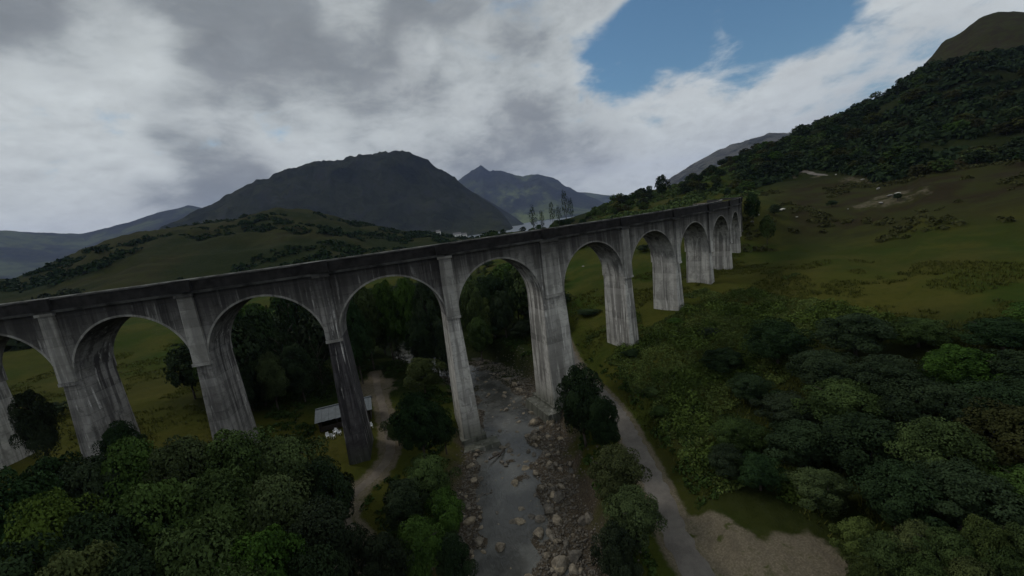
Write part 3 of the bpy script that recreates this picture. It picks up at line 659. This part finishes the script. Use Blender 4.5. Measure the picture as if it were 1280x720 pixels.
def lfl(i):
    rows = ((range(0, 7), 'back row'), ((7, 8, 9, 10, 11, 12, 13), 'middle row'), (range(14, 21), 'front row'))
    for ix, nm in rows:
        if i in ix:
            o_ = sorted(ix, key=lambda q: LF[q][0]); k_ = o_.index(i)
            return 'leafy tree, %s in the %s of the lower left canopy' % (['leftmost', 'second from the left', 'third from the left', 'fourth from the left', 'fifth from the left', 'sixth from the left', 'rightmost'][k_], nm)
for i, (px, py, r, w, tn) in enumerate(LF):
    toptree('broadleaf_tree', px, py, r, w, tn, LBL.get(i) or lfl(i), 'trees of the lower left canopy' if i not in LBL else None)
toptree('broadleaf_tree', 143, 528, 72, 5, 'dark', 'small dark tree standing right against the foot of the leftmost visible pier')
toptree('broadleaf_tree', 225, 430, 98, 8, 'dark', 'dark slender tree behind the viaduct beside the second visible pier', None, 'mid')
toptree('broadleaf_tree', 60, 505, 110, 6, 'dark', 'low dark bush alone on the left meadow behind the first arch', None, 'mid', cat='bush')
toptree('broadleaf_tree', 30, 488, 84, 5, 'dark', 'dark narrow tree at the left edge beneath the viaduct')
# clump between path and river
MC = [(492, 518, 62, 4.2, 'mid', 'green bush beside the hut leaning over the dirt path'), (516, 490, 56, 7.5, 'dark', 'dark spreading tree with bare stems between the dirt path and the river'), (548, 508, 56, 4.5, 'dark', 'small dark tree left of the river pier foot'),
      (530, 572, 45, 6.0, 'mid', 'bushy green tree on the left river bank below the pier foot'), (500, 600, 42, 5.5, 'dark', 'dark bush beside the dirt path opposite the river bank trees'),
      (552, 612, 40, 4.6, 'mid', 'green bush leaning over the stones on the left river bank'), (520, 650, 35, 5.2, 'mid', 'leafy bush at the bottom edge left of the river'),
      (472, 668, 33, 4.8, 'dark', 'dark bush at the bottom edge where the dirt path ends'), (560, 668, 34, 4.2, 'dark', 'dark bush at the bottom edge on the very lip of the left river bank')]
for px, py, r, w, tn, lb in MC: toptree('riverside_tree', px, py, r, w, tn, lb)
toptree('broadleaf_tree', 524, 447, 78, 8.2, 'pale', 'bright yellow green round tree behind the viaduct left of the river pier')
toptree('broadleaf_tree', 604, 372, 104, 8.0, 'pale', 'rounded light green tree seen through the arch over the river')
# right bank
toptree('riverside_tree', 722, 457, 50, 7.6, 'dark', 'round dark tree on the right river bank hiding the pier foot beside the road')
toptree('riverside_tree', 752, 495, 47, 4.5, 'dark', 'smaller dark tree tucked against the road side of the round bank tree')
toptree('riverside_tree', 768, 560, 38, 6.4, 'pale', 'upright green bush between the river and the road')
toptree('riverside_tree', 788, 612, 33.5, 5.6, 'mid', 'large green bush at the bottom of the strip between river and road')
toptree('riverside_tree', 768, 655, 31, 4.6, 'dark', 'dark low bush at the bottom edge beside the tarmac road')
# right thicket
RTG = 'dark trees of the right hand thicket'
RT_ = [(1072, 384, 71, 9.5), (975, 412, 68, 8), (1160, 400, 73, 8), (1248, 388, 74, 8.5), (900, 440, 66, 5.5), (1310, 384, 78, 9),
       (1020, 440, 62, 8), (1120, 440, 60, 9), (935, 462, 59, 6.5), (1205, 428, 62, 8), (1282, 440, 62, 8),
       (975, 488, 54, 7), (1058, 474, 54, 8.5), (1160, 486, 53, 8.5), (1235, 480, 55, 7.5), (1310, 470, 58, 8),
       (925, 530, 49, 6), (1005, 530, 47.5, 7), (1085, 530, 47, 8), (1175, 540, 46, 7.5), (1262, 520, 50, 8),
       (905, 572, 44, 3.6), (958, 578, 43, 5), (1035, 590, 41.5, 6), (1115, 592, 40.5, 6.5), (1215, 592, 42, 7), (1290, 585, 45, 7)]
ORD = ['leftmost', 'second from the left', 'third from the left', 'fourth from the left', 'fifth from the left', 'sixth from the left', 'rightmost']
def thl(i):
    for a, b, nm in ((0, 6, 'back row'), (6, 11, 'second row'), (11, 16, 'middle row'), (16, 21, 'fourth row'), (21, 27, 'front row')):
        if a <= i < b:
            k_ = sorted(range(a, b), key=lambda q: RT_[q][0]).index(i)
            return 'dark tree, %s in the %s of the right hand thicket' % ('rightmost' if k_ == b-a-1 else ORD[k_], nm)
for i, (px, py, r, w) in enumerate(RT_):
    tn = ['dark', 'dark', 'mid', 'dark', 'dark', 'mid', 'dark'][i % 7] if i != 20 else 'brown'
    sp = {0: 'tallest round dark treetop on the field side of the right hand thicket', 21: 'lone dark bush on the roadside tip of the right hand thicket', 20: 'brownish green tree at the right edge of the view within the thicket',
          4: 'dark tree at the upper left corner of the thicket next to the bracken', 7: 'large domed green tree in the middle of the right hand thicket'}.get(i)
    toptree('thicket_tree', px+RNG.uniform(-12, 12), py+RNG.uniform(-14, 12), r, w*RNG.uniform(.92, 1.16), tn, sp or thl(i), None if sp else RTG, minh=4)
RL = [(1075, 650, 35.5, 3.6), (1110, 668, 34, 3.6), (1150, 655, 35, 3.4), (1190, 665, 34.5, 3.8), (1235, 650, 36, 3.6), (1165, 700, 32.5, 3.2), (1215, 700, 33, 3.2), (1265, 690, 34.5, 3.6), (1085, 700, 32.5, 2.8), (1290, 660, 37, 3.6)]
for i, (px, py, r, w) in enumerate(RL):
    toptree('leafy_shrub', px, py, r, w, 'pale' if i % 2 == 0 else 'mid', 'light green shrub, %s in the %s of the bottom right corner' % (['leftmost', 'second from left', 'third from left', 'fourth from left', '', 'second', 'third', 'rightmost', 'leftmost', 'rightmost'][i], 'lower row' if i in (5, 6, 7, 8) else 'upper row') if i != 4 else 'brightest yellow green shrub near the lower right corner', None if i == 4 else 'light shrubs of the bottom right corner', minh=1.6, cat='shrub')
# bushes on the slope right of the road
for i, (px, py, r, w, tn, lb) in enumerate([(815, 500, 62, 2.6, 'mid', 'small green bush beside the road below the thicket slope'), (826, 528, 56, 2.6, 'mid', 'low green bush by the inner bend of the road'), (790, 450, 74, 3.5, 'dark', 'dark bush between the tarmac road and the straight pier foot'),
        (888, 440, 78, 4.2, 'dark', 'dark bush in the middle of the bracken slope'), (845, 425, 84, 3.5, 'mid', 'green bush high on the bracken slope near the piers'), (735, 395, 98, 6, 'dark', 'dark bush seen behind the pier beside the road'), (806, 330, 150, 6, 'dark', 'dark bush glimpsed through the arch right of the straight pier'),
        (724, 318, 170, 12, 'dark', 'dark bush around a white stone seen through the arch over the road'), (1040, 265, 200, 5, 'dark', 'dark bush alone on the upper field near the scattered pale rocks'), (968, 255, 175, 5, 'dark', 'dark bush just right of the far end of the viaduct'),
        (826, 218, 330, 12, 'dark', 'lone dark tree on the skyline above the far arches'), (1120, 298, 190, 3, 'dark', 'tiny dark bush in the open field'), (940, 240, 165, 6, 'dark', 'dark bush crowding the end of the viaduct parapet'), (958, 268, 150, 5, 'mid', 'green bush beside the last pier at the hillside')]):
    toptree('bush', px, py, r, w, tn, lb, None, 'near' if r < 100 else 'mid', minh=1.4 if r < 100 else 2.5, cat='bush')
# woods behind the arches
for i in range(230):
    px = RNG.uniform(262, 712); r = RNG.uniform(84, 190); w = RNG.uniform(7, 12)
    if 455 < px < 500 and r < 100: continue
    if 385 < px < 470 and r < 90: continue
    top = 350+RNG.uniform(0, 75)-(px-420)*.12
    if 300 < px < 345: top += 14
    if px > 600 and r < 100: continue
    p = atr(px, top, r)
    if dist_poly(np.array([p[0]]), np.array([p[1]]), RIVs)[0][0] < 9 or dist_poly(np.array([p[0]]), np.array([p[1]]), PATHs)[0][0] < 5: continue
    con = RNG.random() < (.45 if px < 420 else .15)
    toptree('conifer' if con else 'woodland_tree', px, top, r, w*(.62 if con else 1), RNG.choice(['dark', 'dark', 'mid']), 'dark conifer in the wood behind the viaduct' if con else 'dark leafy tree in the wood seen through the viaduct arches', 'conifers behind the viaduct' if con else 'woodland trees behind the viaduct', 'mid', conifer=con)
for px, py, r, w in [(432, 372, 92, 8), (446, 352, 99, 9), (474, 350, 101, 9), (503, 344, 97, 9), (528, 348, 93, 8), (548, 352, 96, 8), (520, 392, 88, 7), (548, 400, 86, 6), (585, 350, 104, 9), (612, 342, 108, 9), (640, 338, 106, 9), (662, 345, 104, 9), (595, 395, 98, 7), (652, 400, 97, 7), (625, 362, 101, 8), (680, 360, 100, 8), (272, 380, 96, 8), (296, 400, 92, 8), (270, 425, 88, 7), (288, 452, 84, 6), (330, 440, 86, 7), (365, 430, 88, 7)]:
    toptree('woodland_tree', px, py, r, w, RNG.choice(['dark', 'dark', 'mid']), 'dark leafy tree in the wood seen through the viaduct arches', 'woodland trees behind the viaduct', 'near')
for px, py, r, w, lb in [(350, 392, 92, 6.5, 'tallest dark conifer framed by the third arch from the left'), (385, 400, 90, 6, 'dark conifer just left of the black stained pier'), (318, 412, 94, 6, 'dark conifer in the left half of the third arch from the left')]:
    toptree('conifer', px, py, r, w, 'dark', lb, None, conifer=True)
# slim trees standing up against the loch
for px, py, r, w, lb in [(704, 236 , 300, 6.7, 'tallest slim tree standing above the parapet against the loch'), (712, 246 , 305, 5.2, 'slim tree close on the right of the tallest one above the parapet'), (688, 250 , 300, 5.5, 'slim tree left of the tallest one above the parapet'), (664, 256 , 295, 6.7, 'slim tree standing at the left of the row before the loch'), (676, 262 , 310, 5.2, 'short slim tree in the middle of the row before the loch'), (697, 256 , 290, 4.6, 'short slim tree beneath the tallest one before the loch')]:
    toptree('slim_tree', px, py, r, w, 'sparse', lb, None, 'near')
for i in range(34):
    px = 600+i*5.2+RNG.uniform(-3, 3); r = RNG.uniform(270, 330); p = atr(px, 285, r); h = RNG.uniform(3, 7)
    tree('knoll_tree', p[0], p[1], h, h*1.2, RNG.choice(['dark', 'mid']), 'low tree along the knoll between the viaduct and the loch', 'low trees on the knoll', 'mid')

# hillside trees (too small to show parts)
cnt = 0
def far_tree(az, r, h, w, label, group, con=False):
    x = CAM[0]+r*math.sin(math.radians(az)); y = CAM[1]+r*math.cos(math.radians(az))
    me = FARC[RNG.randrange(2)] if con else FARM[RNG.randrange(8)]
    o = link('hillside_conifer' if con else 'hillside_tree', me); o.location = (x, y, Hs(x, y)-.4); o.scale = (w, w, h); o.rotation_euler = (0, 0, RNG.uniform(0, 6.28))
    tag(o, label, 'tree', group); return o
k = 0
while k < 296:
    az = RNG.uniform(29, 72); u = RNG.random(); D = np.interp(az, [20, 32, 42, 50, 60, 75], [360, 400, 430, 480, 560, 600])
    r0 = np.interp(az, [29, 42, 51.5, 57, 70], [290, 270, 312, 245, 205]); r = r0+(D*1.02-r0)*u
    dens = vnoise(np.array([r/40.]), np.array([az/4.]))[0]+.5
    if az < 44 and dens < .45: continue
    if dens < .25: continue
    h = RNG.uniform(5.5, 10.5)*(.7 if az < 46 else 1)*(.75 if r < 260 else 1); far_tree(az, r, h, h*RNG.uniform(1.2, 1.8), 'dark tree in the wood that covers the steep right hand hillside', 'trees of the right hand hillside'); k += 1
# remaining dense scrub between those trees: a mass nobody could count
def scrub(name, pts, size, matl, seed, per=34, leaf=.20, label=None, kind='stuff', hz=.8):
    rng = np.random.RandomState(seed); pts = np.asarray(pts); n = len(pts)
    z = H(pts[:, 0], pts[:, 1]); s = size*(.55+.9*rng.rand(n))
    d = rng.normal(size=(n, per, 3)); d[..., 2] = np.abs(d[..., 2]); d /= np.linalg.norm(d, axis=2)[..., None]
    P = np.stack([pts[:, 0], pts[:, 1], z], -1)[:, None, :]+d*s[:, None, None]*np.array([1, 1, hz])*(.6+.45*rng.rand(n, per, 1))
    N = d+rng.normal(size=d.shape)*.4; N /= np.linalg.norm(N, axis=2)[..., None]
    V, F = quads(P.reshape(-1, 3), N.reshape(-1, 3), leaf*np.repeat(s, per), rng)
    o = link(name, mesh(name, V, F, matl)); tag(o, label, 'scrub' if 'bracken' not in name else 'bracken', None, kind); return o
rn = np.random.RandomState(4)
def polar(n, az0, az1, r0, r1, thr=None, sc=30.):
    az = np.radians(rn.uniform(az0, az1, n*3)); r = np.sqrt(rn.uniform(r0**2, r1**2, n*3)); P = np.stack([CAM[0]+r*np.sin(az), CAM[1]+r*np.cos(az)], -1)
    if thr is not None: P = P[fbm(P[:, 0]/sc, P[:, 1]/sc, 3) > thr]
    return P[:n]
P = polar(3900, 44, 78, 225, 640, -.16); P = P[np.hypot(P[:, 0]-CAM[0], P[:, 1]-CAM[1]) > np.interp(np.degrees(np.arctan2(P[:, 0]-CAM[0], P[:, 1]-CAM[1])), [44, 51.5, 57, 70], [272, 315, 255, 218])]; scrub('hillside_scrub', P, 4.2, M_leafd, 1, 26, .30, 'dark woodland scrub between the trees of the right hand hillside')
P = polar(900, 26, 46, 215, 420, .0, 22.); scrub('green_scrub', P, 2.4, M_leaf, 2, 26, .30, 'green scrub on the low hillside above the far arches')
P = polar(900, 44, 76, 140, 260, .10, 14.); scrub('low_scrub', P, 1.2, M_leafbr, 3, 20, .32, 'brown green scrub among pale rocks above the right hand field')
P = polar(1500, -62, 12, 230, 740, .06, 90.); scrub('foothill_scrub', P, 4.6, M_leafd, 5, 22, .32, 'dark patches of scrub over the green foothill behind the viaduct')
P = polar(260, -48, -34, 200, 420, -.15, 40.); scrub('far_wood', P, 4.5, M_leafd, 6, 30, .28, 'dark wood at the left edge behind the viaduct')
# bracken slope right of the road
pts = rn.uniform([40, -34], [98, 20], (30000, 2)); f = fbm(pts[:, 0]/7, pts[:, 1]/7, 3)
dr, sr = dist_poly(pts[:, 0], pts[:, 1], ROADs)
keep = (dr > 4.0) & (sr > 0) & (f > .02-.35*((pts[:, 0] > 52) & (pts[:, 0] < 82) & (pts[:, 1] > -14) & (pts[:, 1] < 13))) & ~((pts[:, 0] > 84) & (pts[:, 1] < 10)) & ~((pts[:, 0] < 45) & (pts[:, 1] < -28)) & ~((pts[:, 0] > 48) & (pts[:, 1] < -17))
scrub('bracken', pts[keep][:9500], .42, M_brack, 8, 15, .30, 'light green bracken covering the slope right of the road', hz=.9)
kk = np.nonzero(keep)[0]; kk = kk[fbm(pts[kk, 0]/4+9, pts[kk, 1]/4, 3) > .12][:420]; scrub('bracken', pts[kk], 1.15, M_leafl, 18, 110, .13, 'bright rounded clumps of bracken and young birch on the slope right of the road', hz=1.0)
pts = rn.uniform([-45, -50], [46, 40], (14000, 2)); dr, _ = dist_poly(pts[:, 0], pts[:, 1], ROADs); dp, _ = dist_poly(pts[:, 0], pts[:, 1], PATHs); dv, _ = dist_poly(pts[:, 0], pts[:, 1], RIVs)
keep = (dr > 3.2) & (dp > 2.4) & (dv > 9.3) & (fbm(pts[:, 0]/5, pts[:, 1]/5, 3) > -.1) & ~((pts[:, 0] > 32) & (pts[:, 0] < 44) & (pts[:, 1] < -28)) & ~((np.abs(pts[:, 0]) < 9) & (pts[:, 1] > -6) & (pts[:, 1] < 34)) & ~((pts[:, 0] < -18) & (pts[:, 1] > 0))
scrub('bank_undergrowth', pts[keep][:5200], .55, M_leaf, 9, 20, .32, 'green undergrowth along the river banks and beneath the trees', hz=.8)
# grass tufts on the fields
pts = np.vstack([rn.uniform([36, -40], [112, 45], (20000, 2)), rn.uniform([-90, -5], [-20, 90], (9000, 2))]); dr, _ = dist_poly(pts[:, 0], pts[:, 1], ROADs)
keep = (dr > 2.3) & (fbm(pts[:, 0]/9, pts[:, 1]/9, 3) > -.05) & ~((pts[:, 0] < 44) & (pts[:, 1] < -28))
def tufts(P, seed):
    rng = np.random.RandomState(seed); n = len(P); per = 5; z = H(P[:, 0], P[:, 1])
    a = rng.rand(n, per)*6.28; L = .25+.35*rng.rand(n, per); B = np.stack([P[:, 0], P[:, 1], z], -1)[:, None, :]+rng.normal(size=(n, per, 3))*np.array([.22, .22, 0])
    tip = B+np.stack([np.cos(a)*L*.6, np.sin(a)*L*.6, L], -1); sd_ = np.stack([-np.sin(a), np.cos(a), 0*a], -1)*.07
    V = np.stack([B-sd_, B+sd_, tip], 2).reshape(-1, 3); return V, np.arange(len(V)).reshape(-1, 3)
M_grass = make_leaf('grass_blades', (.052, .056, .016), (.085, .082, .024), .08)
V, F = tufts(pts[keep], 3); tag(link('grass', mesh('grass', V, F, M_grass)), 'rough tussocky grass over the fields either side of the viaduct', 'grass', None, 'stuff')

# ---------------------------------------------------------------- stones
def rock_mesh(name, seed, sub, m):
    import bmesh
    bm = bmesh.new(); bmesh.ops.create_icosphere(bm, subdivisions=sub, radius=1.0); rng = random.Random(seed)
    pl = [(Vector((rng.gauss(0, 1), rng.gauss(0, 1), rng.gauss(0, .7))).normalized(), rng.uniform(.55, .85)) for _ in range(9)]
    sc = (rng.uniform(.8, 1.3), rng.uniform(.6, 1.0), rng.uniform(.4, .7))
    for v in bm.verts:
        for nn, d in pl:
            q = v.co.dot(nn)
            if q > d: v.co -= nn*(q-d)*.92
        v.co *= 1+rng.uniform(-.04, .04); v.co.x *= sc[0]; v.co.y *= sc[1]; v.co.z *= sc[2]
    me = bpy.data.meshes.new(name); bm.to_mesh(me); bm.free(); me.materials.append(m); return me
RK = [rock_mesh('boulder', i, 2, M_rock) for i in range(8)]
BIG = [(22.0, -26.2, 1.15, 'largest pale boulder in the lower middle of the stony river'), (25.2, -17.5, .95, 'big tan boulder at the foot of the right river bank')]
for x, y, s, lb in BIG:
    o = link('boulder', RK[0]); o.location = (x, y, max(Hs(x, y), -21.75)+.2*s); o.scale = (s, s, s); tag(o, lb, 'boulder')
k = 0
while k < 298:
    y = RNG.uniform(-34, 34); i = np.argmin(np.abs(RIVs[:70, 1]-y)); cx = RIVs[i, 0]
    u = RNG.random(); off = RNG.gauss(4.2, 2.4) if u < .45 else (RNG.gauss(-6.2, 1.2) if u < .62 else RNG.uniform(-7, 6))
    if abs(off) > 8.6: continue
    if y > 3 and not (-4 < off < 4.5): continue
    x = cx+off; s = .26+.62*RNG.random()**2.0
    if 16 < x < 20.5 and -2 < y < 8: continue
    o = link('boulder', RK[RNG.randrange(8)]); z = max(Hs(x, y), -21.8); o.location = (x, y, z+.12*s); o.scale = (s, s*RNG.uniform(.8, 1.1), s*RNG.uniform(.8, 1.2)); o.rotation_euler = (RNG.uniform(-.3, .3), RNG.uniform(-.3, .3), RNG.uniform(0, 6.28))
    tag(o, 'tan river boulder lying among many others in the shallow river bed', 'boulder', 'boulders in the river bed'); k += 1
def pebbles(n, seed):
    rng = np.random.RandomState(seed); me = rock_mesh('t', 3, 1, M_rock); v = np.array([q.co[:] for q in me.vertices]); f = np.array([list(p.vertices) for p in me.polygons]); bpy.data.meshes.remove(me)
    y = rng.uniform(-36, 40, n); cx = np.interp(y, RIVs[:70, 1], RIVs[:70, 0]); side = rng.rand(n)
    off = np.where(side < .5, rng.normal(4.2, 2.6, n), np.where(side < .8, rng.normal(-6.3, 1.3, n), rng.uniform(-8, 8, n)))
    x = cx+off; z = H(x, y); ok = (z > -21.85) | (rng.rand(n) < .45); x, y, z = x[ok], y[ok], np.maximum(z[ok], -21.75); n = len(x)
    s = .07+.22*rng.rand(n)**1.6; a = rng.rand(n)*6.28; ca, sa = np.cos(a), np.sin(a)
    st = np.stack([.7+.6*rng.rand(n), .7+.5*rng.rand(n), .7+.6*rng.rand(n)], -1)
    P = v[None]*st[:, None, :]*s[:, None, None]; X = P[..., 0]*ca[:, None]-P[..., 1]*sa[:, None]; Y = P[..., 0]*sa[:, None]+P[..., 1]*ca[:, None]
    V = np.stack([X+x[:, None], Y+y[:, None], P[..., 2]+z[:, None]+.02], -1).reshape(-1, 3)
    F = (f[None]+(np.arange(n)*len(v))[:, None, None]).reshape(-1, 3); return V, F
V, F = pebbles(20000, 5); tag(link('river_stones', mesh('river_stones', V, F, M_rock)), 'loose cobbles and gravel bars along the river bed', 'stones', None, 'stuff')
RW = [rock_mesh('hill_rock', 40+i, 2, M_rockw) for i in range(4)]
for i, (px, py, w) in enumerate([(985, 213, 1.2), (1045, 219, 1.0), (1069, 205, .9), (1090, 207, 1.2), (1078, 226, 1.3), (1098, 237, 1.6), (1122, 243, 1.6), (1112, 246, 1.6), (1101, 256, 1.3), (948, 270, .8), (978, 264, 1.8), (996, 273, .8), (1024, 268, .8), (1060, 262, .6), (940, 279, 1.2), (1130, 221, .8), (1160, 217, .8), (1092, 222, 1.0), (729, 334, .9)]):
    # find the ground along the sight line
    d = ray(px, py); rr_ = np.arange(60, 420, 1.0)/math.hypot(d[0], d[1]); Q = CAM[None]+d[None]*rr_[:, None]; hh = H(Q[:, 0], Q[:, 1]); ix = np.argmax(hh > Q[:, 2]); q = Q[ix]
    o = link('hill_rock', RW[i % 4]); o.location = (q[0], q[1], hh[ix]+.2*w); o.scale = (w*.6, w*.6, w*.5); o.rotation_euler = (0, 0, i*1.3)
    tag(o, 'white stone among dark bushes seen through the arch over the road' if i == 18 else ('larger pale rock outcrop on the slope above the right hand field' if i in (4, 6) else 'small pale rock dotting the slope above the right hand field'), 'rock', None if i == 18 else ('pale outcrops above the field' if i in (4, 6) else 'small pale rocks above the field'))
Pt = []
for px, py in [(975, 209), (990, 214), (1010, 216), (1030, 219), (1044, 221)]:
    d = ray(px, py); rr_ = np.arange(60, 420, 1.0)/math.hypot(d[0], d[1]); Q = CAM[None]+d[None]*rr_[:, None]; hh = H(Q[:, 0], Q[:, 1]); Pt.append(Q[np.argmax(hh > Q[:, 2])][:2])
ribbon('hill_path', smooth_poly(np.array(Pt), 12), 2.8, M_road, .6)

# ---------------------------------------------------------------- shelter hut and white chairs
M_roof = simple('grey_roof_sheet', (.105, .12, .13), .6, .15, 1.5, .2)
M_timber = simple('dark_timber', (.035, .028, .022), .85, .3, 4)
M_white = simple('white_plastic', (.75, .76, .78), .45, .05, 3)
hx, hy = -3.6, 14.0; hz = Hs(hx, hy)-.05
hut = empty('shelter_hut', (hx, hy, hz), math.radians(4)); tag(hut, 'low dark timber hut with a pale grey pitched roof behind the black stained pier', 'hut')
LX, LY, HE, HR = 8.6, 4.6, 2.3, 3.5
def roof_side(sg):
    mb = MB(); e = .45; n = 17
    for i in range(n):   # corrugated sheets, each a shallow raised strip
        x0 = -LX/2-e+(LX+2*e)*i/n; x1 = x0+(LX+2*e)/n*.97; dz = .03*(i % 2)
        y0, z0 = sg*(LY/2+e), HE-.22+dz; y1, z1 = 0.0, HR+dz
        mb.add([(x0, y0, z0), (x1, y0, z0), (x1, y1, z1), (x0, y1, z1), (x0, y0, z0-.06), (x1, y0, z0-.06), (x1, y1, z1-.06), (x0, y1, z1-.06)], [(0, 1, 2, 3), (7, 6, 5, 4), (0, 4, 5, 1), (1, 5, 6, 2), (2, 6, 7, 3), (3, 7, 4, 0)])
    return mb
for sg in (-1, 1): roof_side(sg).build('roof_slope', M_roof, hut)
MB().box((0, 0, HR+.03), (LX+.9, .3, .08)).build('ridge_cap', M_roof, hut)
MB().box((0, LY/2, HE/2), (LX, .12, HE)).build('back_wall', M_timber, hut)
for sx in (-1, 1):
    mb = MB(); mb.add([(sx*LX/2, -LY/2, 0), (sx*LX/2, LY/2, 0), (sx*LX/2, LY/2, HE-.05), (sx*LX/2, 0, HR-.1), (sx*LX/2, -LY/2, HE-.05), (sx*(LX/2-.12), -LY/2, 0), (sx*(LX/2-.12), LY/2, 0), (sx*(LX/2-.12), LY/2, HE-.05), (sx*(LX/2-.12), 0, HR-.1), (sx*(LX/2-.12), -LY/2, HE-.05)], [(0, 1, 2, 3, 4), (9, 8, 7, 6, 5), (0, 5, 6, 1), (1, 6, 7, 2), (2, 7, 8, 3), (3, 8, 9, 4), (4, 9, 5, 0)])
    mb.build('gable_wall', M_timber, hut)
for i in range(4): MB().box((-LX/2+.4+i*(LX-.8)/3, -LY/2+.1, (HE-.1)/2), (.16, .16, HE-.1)).build('post', M_timber, hut)
MB().box((0, -LY/2+.1, .55), (LX-.4, .06, .9)).build('rail_board', M_timber, hut)
def chair(x, y, rz, label):
    e = empty('garden_chair', (x, y, Hs(x, y)), rz); tag(e, label, 'chair', None)
    MB().box((0, 0, .43), (.5, .48, .05)).build('seat', M_white, e)
    MB().box((0, .24, .72), (.5, .05, .52), top=(.85, 1)).build('backrest', M_white, e)
    for sx in (-1, 1):
        for sy in (-1, 1): MB().box((sx*.22, sy*.2, .2), (.05, .05, .42)).build('leg', M_white, e)
        MB().box((sx*.27, 0, .66), (.05, .46, .04)).build('armrest', M_white, e)
for i, (x, y, rz, lb) in enumerate([(-5.9, 8.6, .4, 'leftmost white garden chair in front of the hut'), (-5.0, 8.2, 2.6, 'white garden chair nearest the viaduct pier in front of the hut'), (-4.9, 9.6, -.5, 'white garden chair at the back of the group left of the pier'), (-4.1, 8.9, 1.3, 'white garden chair half hidden by the left edge of the pier'), (1.0, 9.2, .2, 'lone white garden chair right of the black stained pier')]):
    chair(x, y, rz, lb)
# white houses down by the loch
M_wh = simple('white_render', (.72, .72, .70), .8, .08, .5); M_slate = simple('slate', (.10, .10, .11), .7, .2, 1); M_win = simple('window_glass', (.03, .035, .04), .2, .1, 1)
for i, (px, py, r, lx, lb) in enumerate([(571, 290.5, 700, 13, 'white house with slate roof nearest the parapet, before the loch'), (577, 286.5, 716, 15, 'longer pale house standing behind and right of the white one'), (548, 291, 705, 7, 'small white cottage left of the two loch side houses')]):
    p = atr(px, py, r); z = Hs(p[0], p[1]); zb = z-.6
    e = empty('white_house', (p[0], p[1], zb), math.radians(-15)); tag(e, lb, 'house')
    MB().box((0, 0, 2.6), (lx, 8, 5.4)).build('wall', M_wh, e)
    mb = MB(); a, b = lx/2+.3, 4.3; mb.add([(-a, -b, 5.2), (a, -b, 5.2), (a, b, 5.2), (-a, b, 5.2), (-a, 0, 8.4), (a, 0, 8.4)], [(0, 1, 5, 4), (2, 3, 4, 5), (0, 4, 3), (1, 2, 5), (3, 2, 1, 0)]); mb.build('roof', M_slate, e)
    for k in range(3): MB().box((-lx/3+k*lx/3, -4.02, 2.8), (1.3, .1, 1.4)).build('window', M_win, e)
# boards by the river pier
for x, y, rz, lb in [(21.0, -4.4, 1.0, 'weathered board leaning out into the river at the pier foot'), (19.8, -4.9, .6, 'second board lying on stones left of the leaning one at the pier foot')]:
    e = MB().box((0, 0, 0), (2.6, .22, .16)).build('timber_board', M_timber); e.location = (x, y, -21.25); e.rotation_euler = (0, .12, rz); tag(e, lb, 'board')

# ---------------------------------------------------------------- haze
top = max(v for v in (CAM[2]+D*max(q[1] for q in sk) for _, sk, D, *_ in HILLS if D))+250
hb = MB().box((CAM[0], CAM[1], (top-62)/2), (28600, 28600, top+62)).build('haze', None)
hb.data.materials.clear(); m, t = mat('haze_air'); t.n('ShaderNodeOutputMaterial', ins={1: t.n('ShaderNodeVolumePrincipled', ins={'Color': (.44, .56, 1, 1), 'Density': HAZE_DENSITY, 'Anisotropy': 0.0}).outputs[0]})
hb.data.materials.append(m); tag(hb, 'thin blue summer air over the whole valley', 'haze', None, 'stuff')
for o in bpy.data.objects:
    if '_c' in o: del o['_c']
SC.cycles.volume_step_rate = 1.0; SC.cycles.max_bounces = 6
